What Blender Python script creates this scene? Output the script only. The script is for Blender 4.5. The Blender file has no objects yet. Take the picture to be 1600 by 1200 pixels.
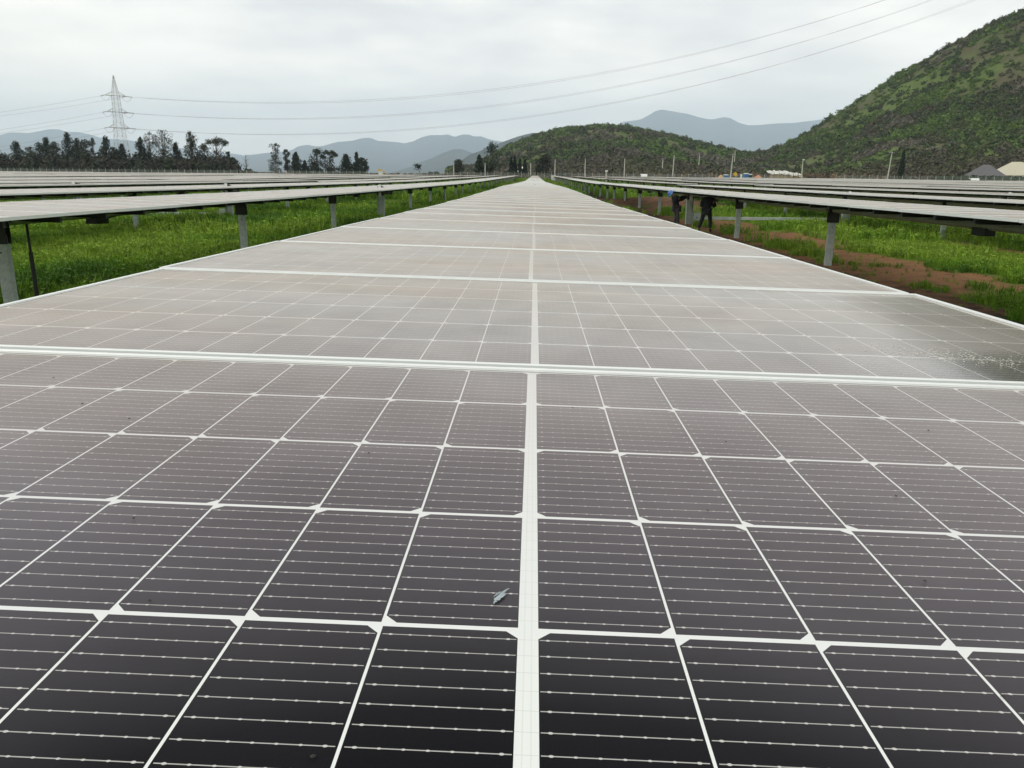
import bpy, bmesh, math, random
import numpy as np
from mathutils import Vector, Matrix, noise as mnoise

R = math.radians
S = bpy.context.scene
C = S.collection
rnd = random.Random(7)

# ------------------------------------------------------------------ camera, world, sun, exposure
EYE = Vector((0, 0, 1.95))
F = 1226.8
PITCH, ROLL, YAW = R(14.935), R(0.4834), R(1.4996)


def _rot():
    c, s = math.cos(YAW), math.sin(YAW)
    rz = np.array([[c, s, 0], [-s, c, 0], [0, 0, 1]])
    c, s = math.cos(PITCH), math.sin(PITCH)
    rx = np.array([[1, 0, 0], [0, c, -s], [0, s, c]])
    c, s = math.cos(ROLL), math.sin(ROLL)
    ry = np.array([[c, 0, s], [0, 1, 0], [-s, 0, c]])
    return ry @ rx @ rz


RW = _rot()          # rows: right, forward, up in world


def at(px, py, Y):
    """point at depth Y (metres along the rows) seen at pixel px,py of the 1600x1200 photograph"""
    d = RW.T @ np.array([(px - 800) / F, 1, -(py - 600) / F])
    d = d / d[1] * Y
    return Vector((d[0], d[1], d[2] + EYE.z))


cam = bpy.data.cameras.new('camera')
camo = bpy.data.objects.new('camera', cam)
C.objects.link(camo)
cam.sensor_width = 36
cam.lens = F / 1600 * 36
cam.clip_start = .02
cam.clip_end = 40000
right, fwd, up = (Vector(RW[i]) for i in range(3))
m = Matrix((right, up, -fwd)).transposed().to_4x4()
m.translation = EYE
camo.matrix_world = m
S.camera = camo

SUN_EL, SUN_AZ = R(42), R(-120)          # azimuth clockwise from +Y
w = bpy.data.worlds.new("World")
S.world = w
w.use_nodes = True


class N:
    """tiny node-graph writer"""

    def __init__(s, nt):
        s.nt = nt
        nt.nodes.clear()

    def n(s, t, **k):
        o = s.nt.nodes.new(t)
        for a, b in k.items():
            setattr(o, a, b)
        return o

    def put(s, inp, v):
        if isinstance(v, bpy.types.NodeSocket):
            s.nt.links.new(v, inp)
        elif v is not None:
            inp.default_value = v

    def m(s, op, a, b=None, c=None, clamp=False):
        o = s.n('ShaderNodeMath', operation=op, use_clamp=clamp)
        s.put(o.inputs[0], a)
        if b is not None: s.put(o.inputs[1], b)
        if c is not None: s.put(o.inputs[2], c)
        return o.outputs[0]

    def mix(s, f, a, b):
        o = s.n('ShaderNodeMix', data_type='RGBA')
        s.put(o.inputs[0], f)
        for i, v in ((6, a), (7, b)):
            s.put(o.inputs[i], v if isinstance(v, bpy.types.NodeSocket) else (*v[:3], 1))
        return o.outputs[2]

    def noise(s, vec, scale, detail=4, rough=.55, dim='3D'):
        o = s.n('ShaderNodeTexNoise', noise_dimensions=dim)
        s.put(o.inputs['Vector'], vec)
        o.inputs['Scale'].default_value = scale
        o.inputs['Detail'].default_value = detail
        o.inputs['Roughness'].default_value = rough
        return o.outputs[0]

    def ramp(s, f, stops):
        o = s.n('ShaderNodeValToRGB')
        s.put(o.inputs[0], f)
        e = o.color_ramp.elements
        while len(e) < len(stops): e.new(.5)
        for q, (p, c) in zip(e, stops):
            q.position = p
            q.color = (*c[:3], 1) if isinstance(c, (tuple, list)) else (c, c, c, 1)
        return o.outputs[0]

    def remap(s, v, a, b, c=0., d=1.):
        o = s.n('ShaderNodeMapRange')
        s.put(o.inputs[0], v)
        for i, q in enumerate((a, b, c, d)): o.inputs[i + 1].default_value = q
        return o.outputs[0]

    def sep(s, v):
        o = s.n('ShaderNodeSeparateXYZ')
        s.put(o.inputs[0], v)
        return o.outputs

    def comb(s, x, y, z):
        o = s.n('ShaderNodeCombineXYZ')
        for i, v in enumerate((x, y, z)): s.put(o.inputs[i], v)
        return o.outputs[0]


g = N(w.node_tree)
sky = g.n('ShaderNodeTexSky', sky_type='NISHITA', sun_disc=False)
sky.sun_elevation = SUN_EL
sky.sun_rotation = SUN_AZ
tc = g.n('ShaderNodeTexCoord').outputs['Generated']
x, y, z = g.sep(tc)[0:3]
den = g.m('ADD', g.m('MAXIMUM', z, 0.), .16)
cv = g.comb(g.m('DIVIDE', x, den), g.m('DIVIDE', y, den), 0.)
n1 = g.noise(cv, .75, 4, .5)
n2 = g.noise(cv, 2.6, 3, .5)
nn = g.m('ADD', g.m('MULTIPLY', n1, .75), g.m('MULTIPLY', n2, .25))
cl = g.ramp(nn, [(.40, (.66, .65, .63)), (.47, (.80, .775, .73)), (.53, (.94, .90, .82)), (.60, (1.08, 1.03, .93))])
cl = g.mix(g.m('MULTIPLY', g.remap(z, .20, .01), .55), cl, (1.36, 1.18, 1.0))
# brighter, slightly warm break in the cloud low on the left
lft = g.m('MULTIPLY', g.remap(g.m('DIVIDE', x, g.m('MAXIMUM', g.m('ABSOLUTE', y), .05)), -.42, -.75), g.remap(z, .2, .04))
cl = g.mix(g.m('MULTIPLY', lft, .8), cl, (1.34, 1.22, .98))
sk = g.mix(.94, g.n('ShaderNodeVectorMath', operation='SCALE').outputs[0], cl)
vs = [q for q in w.node_tree.nodes if q.type == 'VECT_MATH'][0]
g.put(vs.inputs[0], sky.outputs[0])
vs.inputs['Scale'].default_value = .1
bg = g.n('ShaderNodeBackground')
g.put(bg.inputs[0], sk)
bg.inputs[1].default_value = 1.0
g.put(g.n('ShaderNodeOutputWorld').inputs[0], bg.outputs[0])

sl = bpy.data.lights.new('sun', 'SUN')
sl.energy = .7
sl.angle = R(25)
sl.color = (1, .96, .9)
so = bpy.data.objects.new('sun', sl)
C.objects.link(so)
sd = Vector((math.sin(SUN_AZ) * math.cos(SUN_EL), math.cos(SUN_AZ) * math.cos(SUN_EL), math.sin(SUN_EL)))
so.rotation_euler = sd.to_track_quat('Z', 'Y').to_euler()
so.location = (-20, -30, 60)
S.view_settings.view_transform = 'Standard'
S.view_settings.look = 'None'
S.view_settings.exposure = 0.58
S.view_settings.gamma = 1
S.cycles.max_bounces = 8
S.cycles.transparent_max_bounces = 8
S.cycles.volume_bounces = 4
S.cycles.use_denoising = True
S.render.film_transparent = False


# ------------------------------------------------------------------ helpers
def mat(name):
    q = bpy.data.materials.new(name)
    q.use_nodes = True
    return q, N(q.node_tree)


def out(g, sh):
    g.put(g.n('ShaderNodeOutputMaterial').inputs[0], sh)


def pbsdf(g, col, rough=.6, metal=0., spec=.5, normal=None):
    b = g.n('ShaderNodeBsdfPrincipled')
    g.put(b.inputs['Base Color'], col if isinstance(col, bpy.types.NodeSocket) else (*col[:3], 1))
    g.put(b.inputs['Roughness'], rough)
    b.inputs['Metallic'].default_value = metal
    b.inputs['Specular IOR Level'].default_value = spec
    if normal is not None: g.put(b.inputs['Normal'], normal)
    return b.outputs[0]


def simple(name, col, rough=.6, metal=0., var=.25, scale=6., spec=.4):
    q, g = mat(name)
    tc = g.n('ShaderNodeTexCoord').outputs['Object']
    nz = g.noise(tc, scale, 5, .6)
    c = g.mix(nz, tuple(v * (1 - var) for v in col), tuple(min(1, v * (1 + var)) for v in col))
    out(g, pbsdf(g, c, rough, metal, spec))
    return q


class MB:
    """mesh builder: faces with material slots -> ONE object"""

    def __init__(s):
        s.v, s.f, s.mi, s.uv = [], [], [], {}

    def face(s, pts, mi=0, uv=None):
        b = len(s.v)
        s.v += [tuple(p) for p in pts]
        s.f.append(tuple(range(b, b + len(pts))))
        s.mi.append(mi)
        if uv: s.uv[len(s.f) - 1] = uv
        return s

    def box(s, c, size, mi=0, M=None, taper=1.):
        hx, hy, hz = (q / 2 for q in size)
        P = []
        for dz in (-1, 1):
            k = taper if dz > 0 else 1
            for dx, dy in ((-1, -1), (1, -1), (1, 1), (-1, 1)):
                p = Vector((dx * hx * k, dy * hy * k, dz * hz))
                if M is not None: p = M @ p
                P.append(tuple(p + Vector(c)))
        b = len(s.v)
        s.v += P
        for q in ((0, 3, 2, 1), (4, 5, 6, 7), (0, 1, 5, 4), (1, 2, 6, 5), (2, 3, 7, 6), (3, 0, 4, 7)):
            s.f.append(tuple(b + i for i in q))
            s.mi.append(mi)
        return s

    def bar(s, a, b, wdt, h=None, mi=0):
        a, b = Vector(a), Vector(b)
        d = b - a
        if d.length < 1e-6: return s
        q = d.to_track_quat('Z', 'Y').to_matrix()
        return s.box((a + b) / 2, (wdt, h or wdt, d.length), mi, q)

    def tube(s, pts, rad, n=8, mi=0, cap=True):
        pts = [Vector(p) for p in pts]
        rad = rad if isinstance(rad, (list, tuple)) else [rad] * len(pts)
        base = len(s.v)
        for i, p in enumerate(pts):
            d = (pts[min(i + 1, len(pts) - 1)] - pts[max(i - 1, 0)]).normalized()
            q = d.to_track_quat('Z', 'Y').to_matrix()
            for k in range(n):
                a = 2 * math.pi * k / n
                s.v.append(tuple(p + q @ Vector((math.cos(a) * rad[i], math.sin(a) * rad[i], 0))))
        for i in range(len(pts) - 1):
            for k in range(n):
                a, b = base + i * n + k, base + i * n + (k + 1) % n
                s.f.append((a, b, b + n, a + n))
                s.mi.append(mi)
        if cap:
            s.f.append(tuple(base + k for k in reversed(range(n)))); s.mi.append(mi)
            s.f.append(tuple(base + (len(pts) - 1) * n + k for k in range(n))); s.mi.append(mi)
        return s

    def mesh(s, name, mats, smooth=False):
        me = bpy.data.meshes.new(name)
        me.from_pydata(s.v, [], s.f)
        for q in mats if isinstance(mats, (list, tuple)) else [mats]: me.materials.append(q)
        me.polygons.foreach_set('material_index', s.mi)
        if s.uv:
            u = me.uv_layers.new(name='UVMap')
            for fi, uv in s.uv.items():
                for li, c in zip(me.polygons[fi].loop_indices, uv): u.data[li].uv = c
        if smooth: me.polygons.foreach_set('use_smooth', [True] * len(s.f))
        me.update()
        return me

    def build(s, name, mats, parent=None, smooth=False):
        return link(name, s.mesh(name, mats, smooth), parent)


def link(name, me, parent=None, loc=None, rot=None):
    o = bpy.data.objects.new(name, me)
    C.objects.link(o)
    if parent is not None: o.parent = parent
    if loc is not None: o.location = loc
    if rot is not None: o.rotation_euler = rot
    return o


def tag(o, label=None, cat=None, group=None, kind=None):
    for k, v in (('label', label), ('category', cat), ('group', group), ('kind', kind)):
        if v: o[k] = v
    return o


def thing(name, label, cat, loc=(0, 0, 0), rz=0., group=None):
    o = bpy.data.objects.new(name, None)
    C.objects.link(o)
    o.location = loc
    o.rotation_euler = (0, 0, rz)
    o.empty_display_size = .2
    return tag(o, label, cat, group)


def copy_tree(o, parent=None):
    c = o.copy()
    C.objects.link(c)
    c.parent = parent
    for ch in list(o.children): copy_tree(ch, c)
    return c


def np_mesh(name, V, Fq, mats, col=None, mi=None, smooth=False):
    """V (n,3), Fq (m,k) same-size faces, col (m,3) face colour"""
    me = bpy.data.meshes.new(name)
    k = Fq.shape[1]
    me.vertices.add(len(V))
    me.vertices.foreach_set('co', V.astype(np.float32).ravel())
    me.loops.add(Fq.size)
    me.loops.foreach_set('vertex_index', Fq.astype(np.int32).ravel())
    me.polygons.add(len(Fq))
    me.polygons.foreach_set('loop_start', np.arange(0, Fq.size, k, dtype=np.int32))
    for q in mats if isinstance(mats, (list, tuple)) else [mats]: me.materials.append(q)
    if mi is not None: me.polygons.foreach_set('material_index', mi.astype(np.int32))
    if smooth: me.polygons.foreach_set('use_smooth', np.ones(len(Fq), bool))
    me.update(calc_edges=True)
    if col is not None:
        a = me.attributes.new('tint', 'FLOAT_COLOR', 'FACE')
        a.data.foreach_set('color', np.concatenate([col, np.ones((len(col), 1))], 1).astype(np.float32).ravel())
    return me


_PERM = np.random.RandomState(3).permutation(256)
_PERM = np.concatenate([_PERM, _PERM])
_GR = np.random.RandomState(5).rand(256)


def vnoise(x, y):
    x, y = np.asarray(x, float), np.asarray(y, float)
    xi, yi = np.floor(x).astype(int), np.floor(y).astype(int)
    fx, fy = x - xi, y - yi
    fx, fy = fx * fx * (3 - 2 * fx), fy * fy * (3 - 2 * fy)
    h = lambda a, b: _GR[_PERM[(_PERM[a & 255] + b) & 255]]
    return (h(xi, yi) * (1 - fx) + h(xi + 1, yi) * fx) * (1 - fy) + (h(xi, yi + 1) * (1 - fx) + h(xi + 1, yi + 1) * fx) * fy


def fbm(x, y, o=4):
    v, a, t = 0, 1., 0
    for i in range(o):
        v = v + a * vnoise(np.asarray(x) * 2 ** i + 17 * i, np.asarray(y) * 2 ** i + 5 * i)
        t += a
        a *= .5
    return v / t


# ------------------------------------------------------------------ site levels
D0 = ([-10, 0.26, 4, 8.3, 12, 20, 27, 45, 85, 150, 255, 330], [.18, .268, .303, .341, .363, .375, .385, .49, .67, .60, .36, .32])
DN = ([-10, 0, 10, 17, 30, 64, 85, 150, 255, 330], [.42, .44, .46, .50, .56, .66, .70, .60, .40, .34])


def top(Y, k=0):
    a = D0 if k == 0 else DN
    return EYE.z - float(np.interp(Y, *a))


def ground(X, Y):
    X, Y = np.asarray(X, float), np.asarray(Y, float)
    b = EYE.z - np.interp(Y, *DN) - 1.42
    return b + .10 * (fbm(X * .12 + 3, Y * .12, 3) - .5)


def soil(X, Y):
    """0 grass .. 1 bare earth; second value: 0 dark wet .. 1 pale orange"""
    X, Y = np.asarray(X, float), np.asarray(Y, float)
    n = fbm(X * .55 + 9, Y * .22 + 2, 4)
    n2 = fbm(X * 1.6, Y * 1.1 + 40, 3)
    s = np.zeros_like(X)
    pale = np.zeros_like(X)
    for k in range(1, 9):
        c = 6.7 * k
        wd = 1.3 if k == 1 else .8
        q = np.clip(1.35 - np.abs(X - c + .55) / wd, 0, 1.2)
        s = np.maximum(s, q * (1 if k == 1 else .75))
        pale = np.maximum(pale, (k > 1) * np.clip(q, 0, 1))
    # orange worked strip just beyond the first row on the right
    q = np.clip(1.25 - np.abs(X - 8.2) / 1.9, 0, 1) * np.clip((Y - 10) / 6, 0, 1) * np.clip((62 - Y) / 25, 0, 1)
    s = np.maximum(s, q * .95)
    pale = np.maximum(pale, np.clip(q * 1.3, 0, 1))
    # heaps of red earth
    for cx, cy, rx, ry in ((9.5, 62, 5, 14), (-10.5, 60, 3.5, 5), (-7, 200, 12, 30), (5, 210, 9, 30), (-19, 75, 6, 4)):
        q = np.clip(1.5 - np.hypot((X - cx) / rx, (Y - cy) / ry), 0, 1.1)
        s = np.maximum(s, q)
        pale = np.maximum(pale, .45 * np.clip(q, 0, 1))
    s = np.clip((s - 1.15 * n + .18 + 1.1 * (n2 - .5)) * 2.4, 0, 1)
    return s, np.clip(pale + .5 * (n2 - .5), 0, 1)


# ------------------------------------------------------------------ materials
def cell_material(name, wet=False):
    q, g = mat(name)
    uv = g.n('ShaderNodeUVMap').outputs[0]
    x, y = g.sep(uv)[0:2]
    ax = g.m('ABSOLUTE', x)
    u = g.m('DIVIDE', g.m('SUBTRACT', ax, .0048), .085)
    ui = g.m('FLOOR', u)
    fu = g.m('MULTIPLY', g.m('FRACT', u), .085)
    v = g.m('DIVIDE', g.m('ADD', y, .504), .168)
    vi = g.m('FLOOR', v)
    fv = g.m('MULTIPLY', g.m('FRACT', v), .168)
    du = g.m('MINIMUM', fu, g.m('SUBTRACT', .085, fu))
    dv = g.m('MINIMUM', fv, g.m('SUBTRACT', .168, fv))
    odd = g.m('MODULO', g.m('ADD', vi, 20), 2)
    # chamfered corners: one long side of each half cell, alternating from cell row to cell row
    side = g.m('ADD', g.m('MULTIPLY', odd, fu), g.m('MULTIPLY', g.m('SUBTRACT', 1, odd), g.m('SUBTRACT', .085, fu)))
    cham = g.m('GREATER_THAN', g.m('ADD', side, dv), .0108)
    ok = g.m('MULTIPLY', g.m('GREATER_THAN', du, .0009), g.m('GREATER_THAN', dv, .0022))
    ok = g.m('MULTIPLY', ok, cham)
    ok = g.m('MULTIPLY', ok, g.m('GREATER_THAN', ax, .0062))
    ok = g.m('MULTIPLY', ok, g.m('LESS_THAN', ax, 1.0240))
    cell = g.m('MULTIPLY', ok, g.m('LESS_THAN', g.m('ABSOLUTE', y), .504))
    # ten thin wires across every cell, with solder dots
    b = g.m('MULTIPLY', g.m('SUBTRACT', fv, .0024), 10 / .1632)
    db = g.m('MULTIPLY', g.m('ABSOLUTE', g.m('SUBTRACT', g.m('FRACT', b), .5)), .01632)
    wire = g.m('MULTIPLY', g.m('LESS_THAN', db, .00036), g.m('GREATER_THAN', du, .0022))
    cx = g.m('MULTIPLY', g.m('SUBTRACT', fu, .0012), 7 / .0826)
    dx = g.m('MULTIPLY', g.m('ABSOLUTE', g.m('SUBTRACT', g.m('FRACT', g.m('ADD', cx, .0)), .5)), .0118)
    endd = g.m('LESS_THAN', du, .0085)
    rr = g.m('ADD', .00072, g.m('MULTIPLY', endd, .00018))
    dd = g.m('SQRT', g.m('ADD', g.m('POWER', g.m('MULTIPLY', dx, .7), 2), g.m('POWER', db, 2)))
    dot = g.m('LESS_THAN', dd, rr)
    metal = g.m('MAXIMUM', g.m('MULTIPLY', wire, .62), g.m('MULTIPLY', dot, .78))
    metal = g.m('MULTIPLY', metal, cell)
    # finger lines: far too thin to see singly, they only lift the tone a little
    fing = g.m('LESS_THAN', g.m('FRACT', g.m('MULTIPLY', fu, 1 / .0013)), .05)
    obj = g.n('ShaderNodeObjectInfo').outputs['Random']
    pos = g.n('ShaderNodeNewGeometry').outputs['Position']
    cn = g.n('ShaderNodeTexWhiteNoise', noise_dimensions='3D')
    g.put(cn.inputs[0], g.comb(g.m('ADD', ui, g.m('MULTIPLY', g.m('GREATER_THAN', x, 0), 30)), vi, obj))
    cb = g.mix(cn.outputs[0], (.0045, .0050, .0058), (.0075, .0078, .0095))
    cb = g.mix(g.m('MULTIPLY', fing, .06), cb, (.2, .2, .2))
    back = g.mix(g.m('MULTIPLY', g.m('LESS_THAN', db, .0003), g.m('LESS_THAN', ax, .0062)), (.66, .69, .68), (.56, .58, .57))
    # faint double ribbon down the middle of the centre gap
    rib = g.m('LESS_THAN', g.m('ABSOLUTE', g.m('SUBTRACT', ax, .0022)), .0004)
    back = g.mix(g.m('MULTIPLY', rib, .35), back, (.5, .52, .5))
    col = g.mix(cell, back, cb)
    col = g.mix(metal, col, (.62, .62, .60))
    # fine dust: streaky film, slightly different from module to module
    dn = g.noise(pos, 1.3, 4, .6)
    dn2 = g.noise(pos, 90., 2, .5)
    dust_amt = g.remap(g.m('ADD', g.m('MULTIPLY', dn, .85), g.m('MULTIPLY', dn2, .15)), .3, .7, .70, .88)
    brown = g.remap(g.noise(g.comb(g.m('MULTIPLY', g.sep(pos)[0], .9), g.m('MULTIPLY', g.sep(pos)[1], 1.7), obj), 1.1, 3, .5), .42, .62)
    dcol = g.mix(brown, (.450, .446, .446), (.450, .416, .392))
    dcol = g.mix(g.m('MULTIPLY', obj, .12), dcol, (.60, .59, .57))
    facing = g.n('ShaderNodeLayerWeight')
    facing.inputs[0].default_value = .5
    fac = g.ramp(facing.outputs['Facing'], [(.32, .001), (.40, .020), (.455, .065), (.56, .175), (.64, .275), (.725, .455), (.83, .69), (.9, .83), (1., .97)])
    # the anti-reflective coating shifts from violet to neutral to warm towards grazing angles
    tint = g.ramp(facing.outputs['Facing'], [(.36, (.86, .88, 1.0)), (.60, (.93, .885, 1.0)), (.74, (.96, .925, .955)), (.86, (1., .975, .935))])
    dcol = g.mix(1., dcol, dcol)
    mt = dcol.node
    mt.blend_type = 'MULTIPLY'
    g.put(mt.inputs[7], tint)
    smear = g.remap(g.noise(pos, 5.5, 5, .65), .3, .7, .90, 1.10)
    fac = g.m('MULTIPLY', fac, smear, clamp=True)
    if wet:
        # a patch washed clean of dust, edged by dried flecks
        wx, wy = g.m('SUBTRACT', x, .90), g.m('SUBTRACT', y, -.42)
        wn = g.m('MULTIPLY', g.m('SUBTRACT', g.noise(uv, 6., 4, .6), .5), .35)
        wd = g.m('SQRT', g.m('ADD', g.m('POWER', g.m('DIVIDE', wx, .46), 2), g.m('POWER', g.m('DIVIDE', wy, .17), 2)))
        clean = g.remap(g.m('ADD', wd, wn), 1.1, .55)
        dust_amt = g.m('MULTIPLY', dust_amt, g.m('SUBTRACT', 1, g.m('MULTIPLY', clean, .74)))
        dust_amt = g.m('MULTIPLY', dust_amt, g.m('SUBTRACT', 1, g.m('MULTIPLY', g.remap(g.m('ADD', x, g.m('MULTIPLY', wn, .5)), .25, 1.05), .50)))
    body = pbsdf(g, col, .5, 0, .0)
    gl = g.n('ShaderNodeBsdfGlossy')
    g.put(gl.inputs[0], tint)
    g.put(gl.inputs[1], g.remap(dn, .3, .7, .07, .16))
    df = g.n('ShaderNodeBsdfDiffuse')
    g.put(df.inputs[0], dcol)
    ms = g.n('ShaderNodeMixShader')
    g.put(ms.inputs[0], dust_amt); g.put(ms.inputs[1], gl.outputs[0]); g.put(ms.inputs[2], df.outputs[0])
    ms2 = g.n('ShaderNodeMixShader')
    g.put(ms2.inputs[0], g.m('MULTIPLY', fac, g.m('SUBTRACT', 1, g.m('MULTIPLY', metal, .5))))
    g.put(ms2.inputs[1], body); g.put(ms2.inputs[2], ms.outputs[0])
    out(g, ms2.outputs[0])
    return q


M_CELL = cell_material('solar_cells')
M_WET = cell_material('solar_cells_washed', True)
M_FRAME = simple('anodised_frame', (.70, .73, .72), .38, .15, .06, 3., .5)


def galv(name, a, b, scale=3.):
    q, g = mat(name)
    tc = g.n('ShaderNodeTexCoord').outputs['Object']
    vo = g.n('ShaderNodeTexVoronoi')
    g.put(vo.inputs['Vector'], tc)
    vo.inputs['Scale'].default_value = 40
    n = g.noise(tc, scale, 5, .65)
    f = g.m('ADD', g.m('MULTIPLY', n, .8), g.m('MULTIPLY', g.sep(vo.outputs['Color'])[0], .2))
    out(g, pbsdf(g, g.mix(g.remap(f, .3, .7), a, b), .5, .35, .5))
    return q


M_GALV = galv('galvanised_steel', (.26, .31, .30), (.46, .51, .49))
M_TUBE = galv('galvanised_tube', (.32, .31, .28), (.50, .49, .45), 1.5)
M_DARK = simple('black_plastic', (.012, .012, .012), .5, 0, .4, 12)
M_HOUSE = simple('dark_bearing', (.03, .032, .03), .6, .2, .3, 8)
M_WHITEBOX = simple('white_cabinet', (.62, .64, .63), .5, 0, .1)
M_BACK = simple('backsheet', (.30, .31, .31), .7, 0, .05)


def attr_mat(name, rough=.8, bump=0., scale=1., transl=0., mottle=.3):
    q, g = mat(name)
    a = g.n('ShaderNodeAttribute', attribute_name='tint').outputs['Color']
    pos = g.n('ShaderNodeNewGeometry').outputs['Position']
    nz = g.noise(pos, scale, 3, .6)
    hs = g.n('ShaderNodeHueSaturation')
    g.put(hs.inputs['Color'], a)
    g.put(hs.inputs['Value'], g.remap(nz, .25, .75, 1 - mottle, 1 + mottle))
    sh = pbsdf(g, hs.outputs[0], rough, 0, .25)
    if transl:
        tr = g.n('ShaderNodeBsdfTranslucent')
        g.put(tr.inputs[0], hs.outputs[0])
        ms = g.n('ShaderNodeMixShader')
        ms.inputs[0].default_value = transl
        g.put(ms.inputs[1], sh); g.put(ms.inputs[2], tr.outputs[0])
        sh = ms.outputs[0]
    out(g, sh)
    return q


M_GRASS = attr_mat('grass_blades', .6, scale=2., transl=.25)
M_LEAF = attr_mat('leaves', .7, scale=.6, transl=.15)
M_BARK = simple('bark', (.10, .08, .06), .9, 0, .4, 4)
M_WOODP = simple('concrete_pole', (.42, .41, .38), .8, 0, .15, 2)

# ------------------------------------------------------------------ ground: one sheet to the horizon
xs = np.unique(np.concatenate([np.arange(-40, 40.1, .4), np.arange(-90, -40, 1.5), np.arange(40, 90, 1.5), np.linspace(90, 400, 40), -np.linspace(90, 400, 40),
                               np.geomspace(400, 26000, 24), -np.geomspace(400, 26000, 24)]))
ys = np.unique(np.concatenate([-np.geomspace(1, 3000, 14), np.arange(0, 70, .4), np.arange(70, 140, 1.2), np.linspace(140, 450, 60), np.geomspace(450, 25000, 28)]))
GX, GY = np.meshgrid(xs, ys)
GZ = ground(GX, GY)
far = np.clip((np.hypot(GX, GY) - 450) / 400, 0, 1)
GZ = GZ * (1 - far) + far * (-.2)
mdl = np.exp(-(((GX - 9.5) / 3.5) ** 2 + ((GY - 62) / 9) ** 2))
GZ = GZ + .5 * mdl * (1 - far)
nx, ny = len(xs), len(ys)
idx = np.arange(nx * ny).reshape(ny, nx)
FQ = np.stack([idx[:-1, :-1], idx[:-1, 1:], idx[1:, 1:], idx[1:, :-1]], -1).reshape(-1, 4)
q, g = mat('field_ground')
so_, pa_ = soil(GX, GY)
pos = g.n('ShaderNodeNewGeometry').outputs['Position']
sa = g.n('ShaderNodeAttribute', attribute_name='soil').outputs['Fac']
pa = g.n('ShaderNodeAttribute', attribute_name='pale').outputs['Fac']
na, nb, nc = g.noise(pos, .6, 5, .6), g.noise(pos, 5., 5, .65), g.noise(pos, .03, 4, .5)
earth = g.mix(g.m('ADD', pa, g.m('MULTIPLY', g.m('SUBTRACT', g.noise(pos, 2.2, 7, .75), .52), 2.6), clamp=True), (.020, .011, .007), (.24, .125, .055))
grass = g.mix(g.remap(na, .3, .7), (.05, .12, .008), (.12, .21, .018))
grass = g.mix(g.remap(nb, .35, .75, 0, .6), grass, (.025, .045, .010))
dist = g.sep(pos)[1]
farcol = g.mix(g.remap(nc, .35, .65), (.08, .085, .035), (.13, .10, .06))
grass = g.mix(g.remap(dist, 290, 330), grass, farcol)
sfac = g.m('MULTIPLY', g.remap(g.m('ADD', sa, g.m('MULTIPLY', g.m('SUBTRACT', nb, .5), 1.8)), .3, .65), g.remap(dist, 330, 290))
bp = g.n('ShaderNodeBump')
bp.inputs['Strength'].default_value = .8
bp.inputs['Distance'].default_value = .12
g.put(bp.inputs['Height'], g.m('ADD', g.m('MULTIPLY', nb, 1.), g.m('MULTIPLY', g.noise(pos, 22, 4, .7), .5)))
out(g, pbsdf(g, g.mix(sfac, grass, earth), .95, 0, .15, bp.outputs[0]))
me = np_mesh('ground', np.stack([GX.ravel(), GY.ravel(), GZ.ravel()], 1), FQ, q, smooth=True)
for nm, arr in (('soil', so_), ('pale', pa_)):
    a = me.attributes.new(nm, 'FLOAT', 'POINT')
    a.data.foreach_set('value', arr.ravel().astype(np.float32))
tag(link('ground', me), 'flat farmland under the solar field, grass with bare reddish earth', kind='structure')


# ------------------------------------------------------------------ hills and mountains
def loft(name, sky_px, foot_px, back, material, nv=40, nu=160, amp=8., fs=.006, zfoot=-1.5, shape=1.0, kind='structure', label=None, seed=0):
    """a ridge: sky_px [(px,py,D)], foot_px [(px,D)]; real depth, falls away behind the ridge too"""
    px = np.array([p[0] for p in sky_px], float)
    uu = np.linspace(px[0], px[-1], nu)
    py = np.interp(uu, px, [p[1] for p in sky_px])
    D = np.interp(uu, px, [p[2] for p in sky_px])
    fD = np.interp(uu, [p[0] for p in foot_px], [p[1] for p in foot_px])
    ridge = np.array([at(a, b, c) for a, b, c in zip(uu, py, D)])
    foot = np.array([at(a, 276, c) for a, c in zip(uu, fD)])
    foot[:, 2] = zfoot
    bk = np.array([at(a, 276, c + back) for a, c in zip(uu, D)])
    bk[:, 2] = zfoot
    V = []
    for j in range(nv + 1):
        t = j / nv
        p = foot * (1 - t) + ridge * t
        zt = t ** shape
        zt = zt + .10 * np.sin(math.pi * t) * (1 if shape <= 1 else 0)
        p = p.copy()
        p[:, 2] = zfoot + (ridge[:, 2] - zfoot) * np.minimum(zt, 1.0)
        nz = (fbm(p[:, 0] * fs + 31 + seed, p[:, 1] * fs + 7, 5) - .5) * 2 * amp
        gully = (1 - np.abs(2 * fbm(p[:, 0] * fs * 1.7 + 3 + seed, p[:, 1] * fs * .5 + 90, 3) - 1)) * amp
        h = np.clip(ridge[:, 2] - zfoot, 0, None)
        k = np.sin(math.pi * t) * np.minimum(1, h / (6 * amp))
        p[:, 2] += (nz - gully * .8) * k
        V.append(p)
    for t in (.25, .5, .75, 1.):
        p = ridge * (1 - t) + bk * t
        p = p.copy()
        p[:, 2] = zfoot + (ridge[:, 2] - zfoot) * (1 - t) ** 1.3
        V.append(p)
    V = np.array(V)
    n2, n1 = V.shape[0], V.shape[1]
    ix = np.arange(n1 * n2).reshape(n2, n1)
    FQ = np.stack([ix[:-1, :-1], ix[:-1, 1:], ix[1:, 1:], ix[1:, :-1]], -1).reshape(-1, 4)
    me = np_mesh(name, V.reshape(-1, 3), FQ, material, smooth=True)
    o = tag(link(name, me), label, kind=kind)
    return o, V[:nv + 1]


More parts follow.
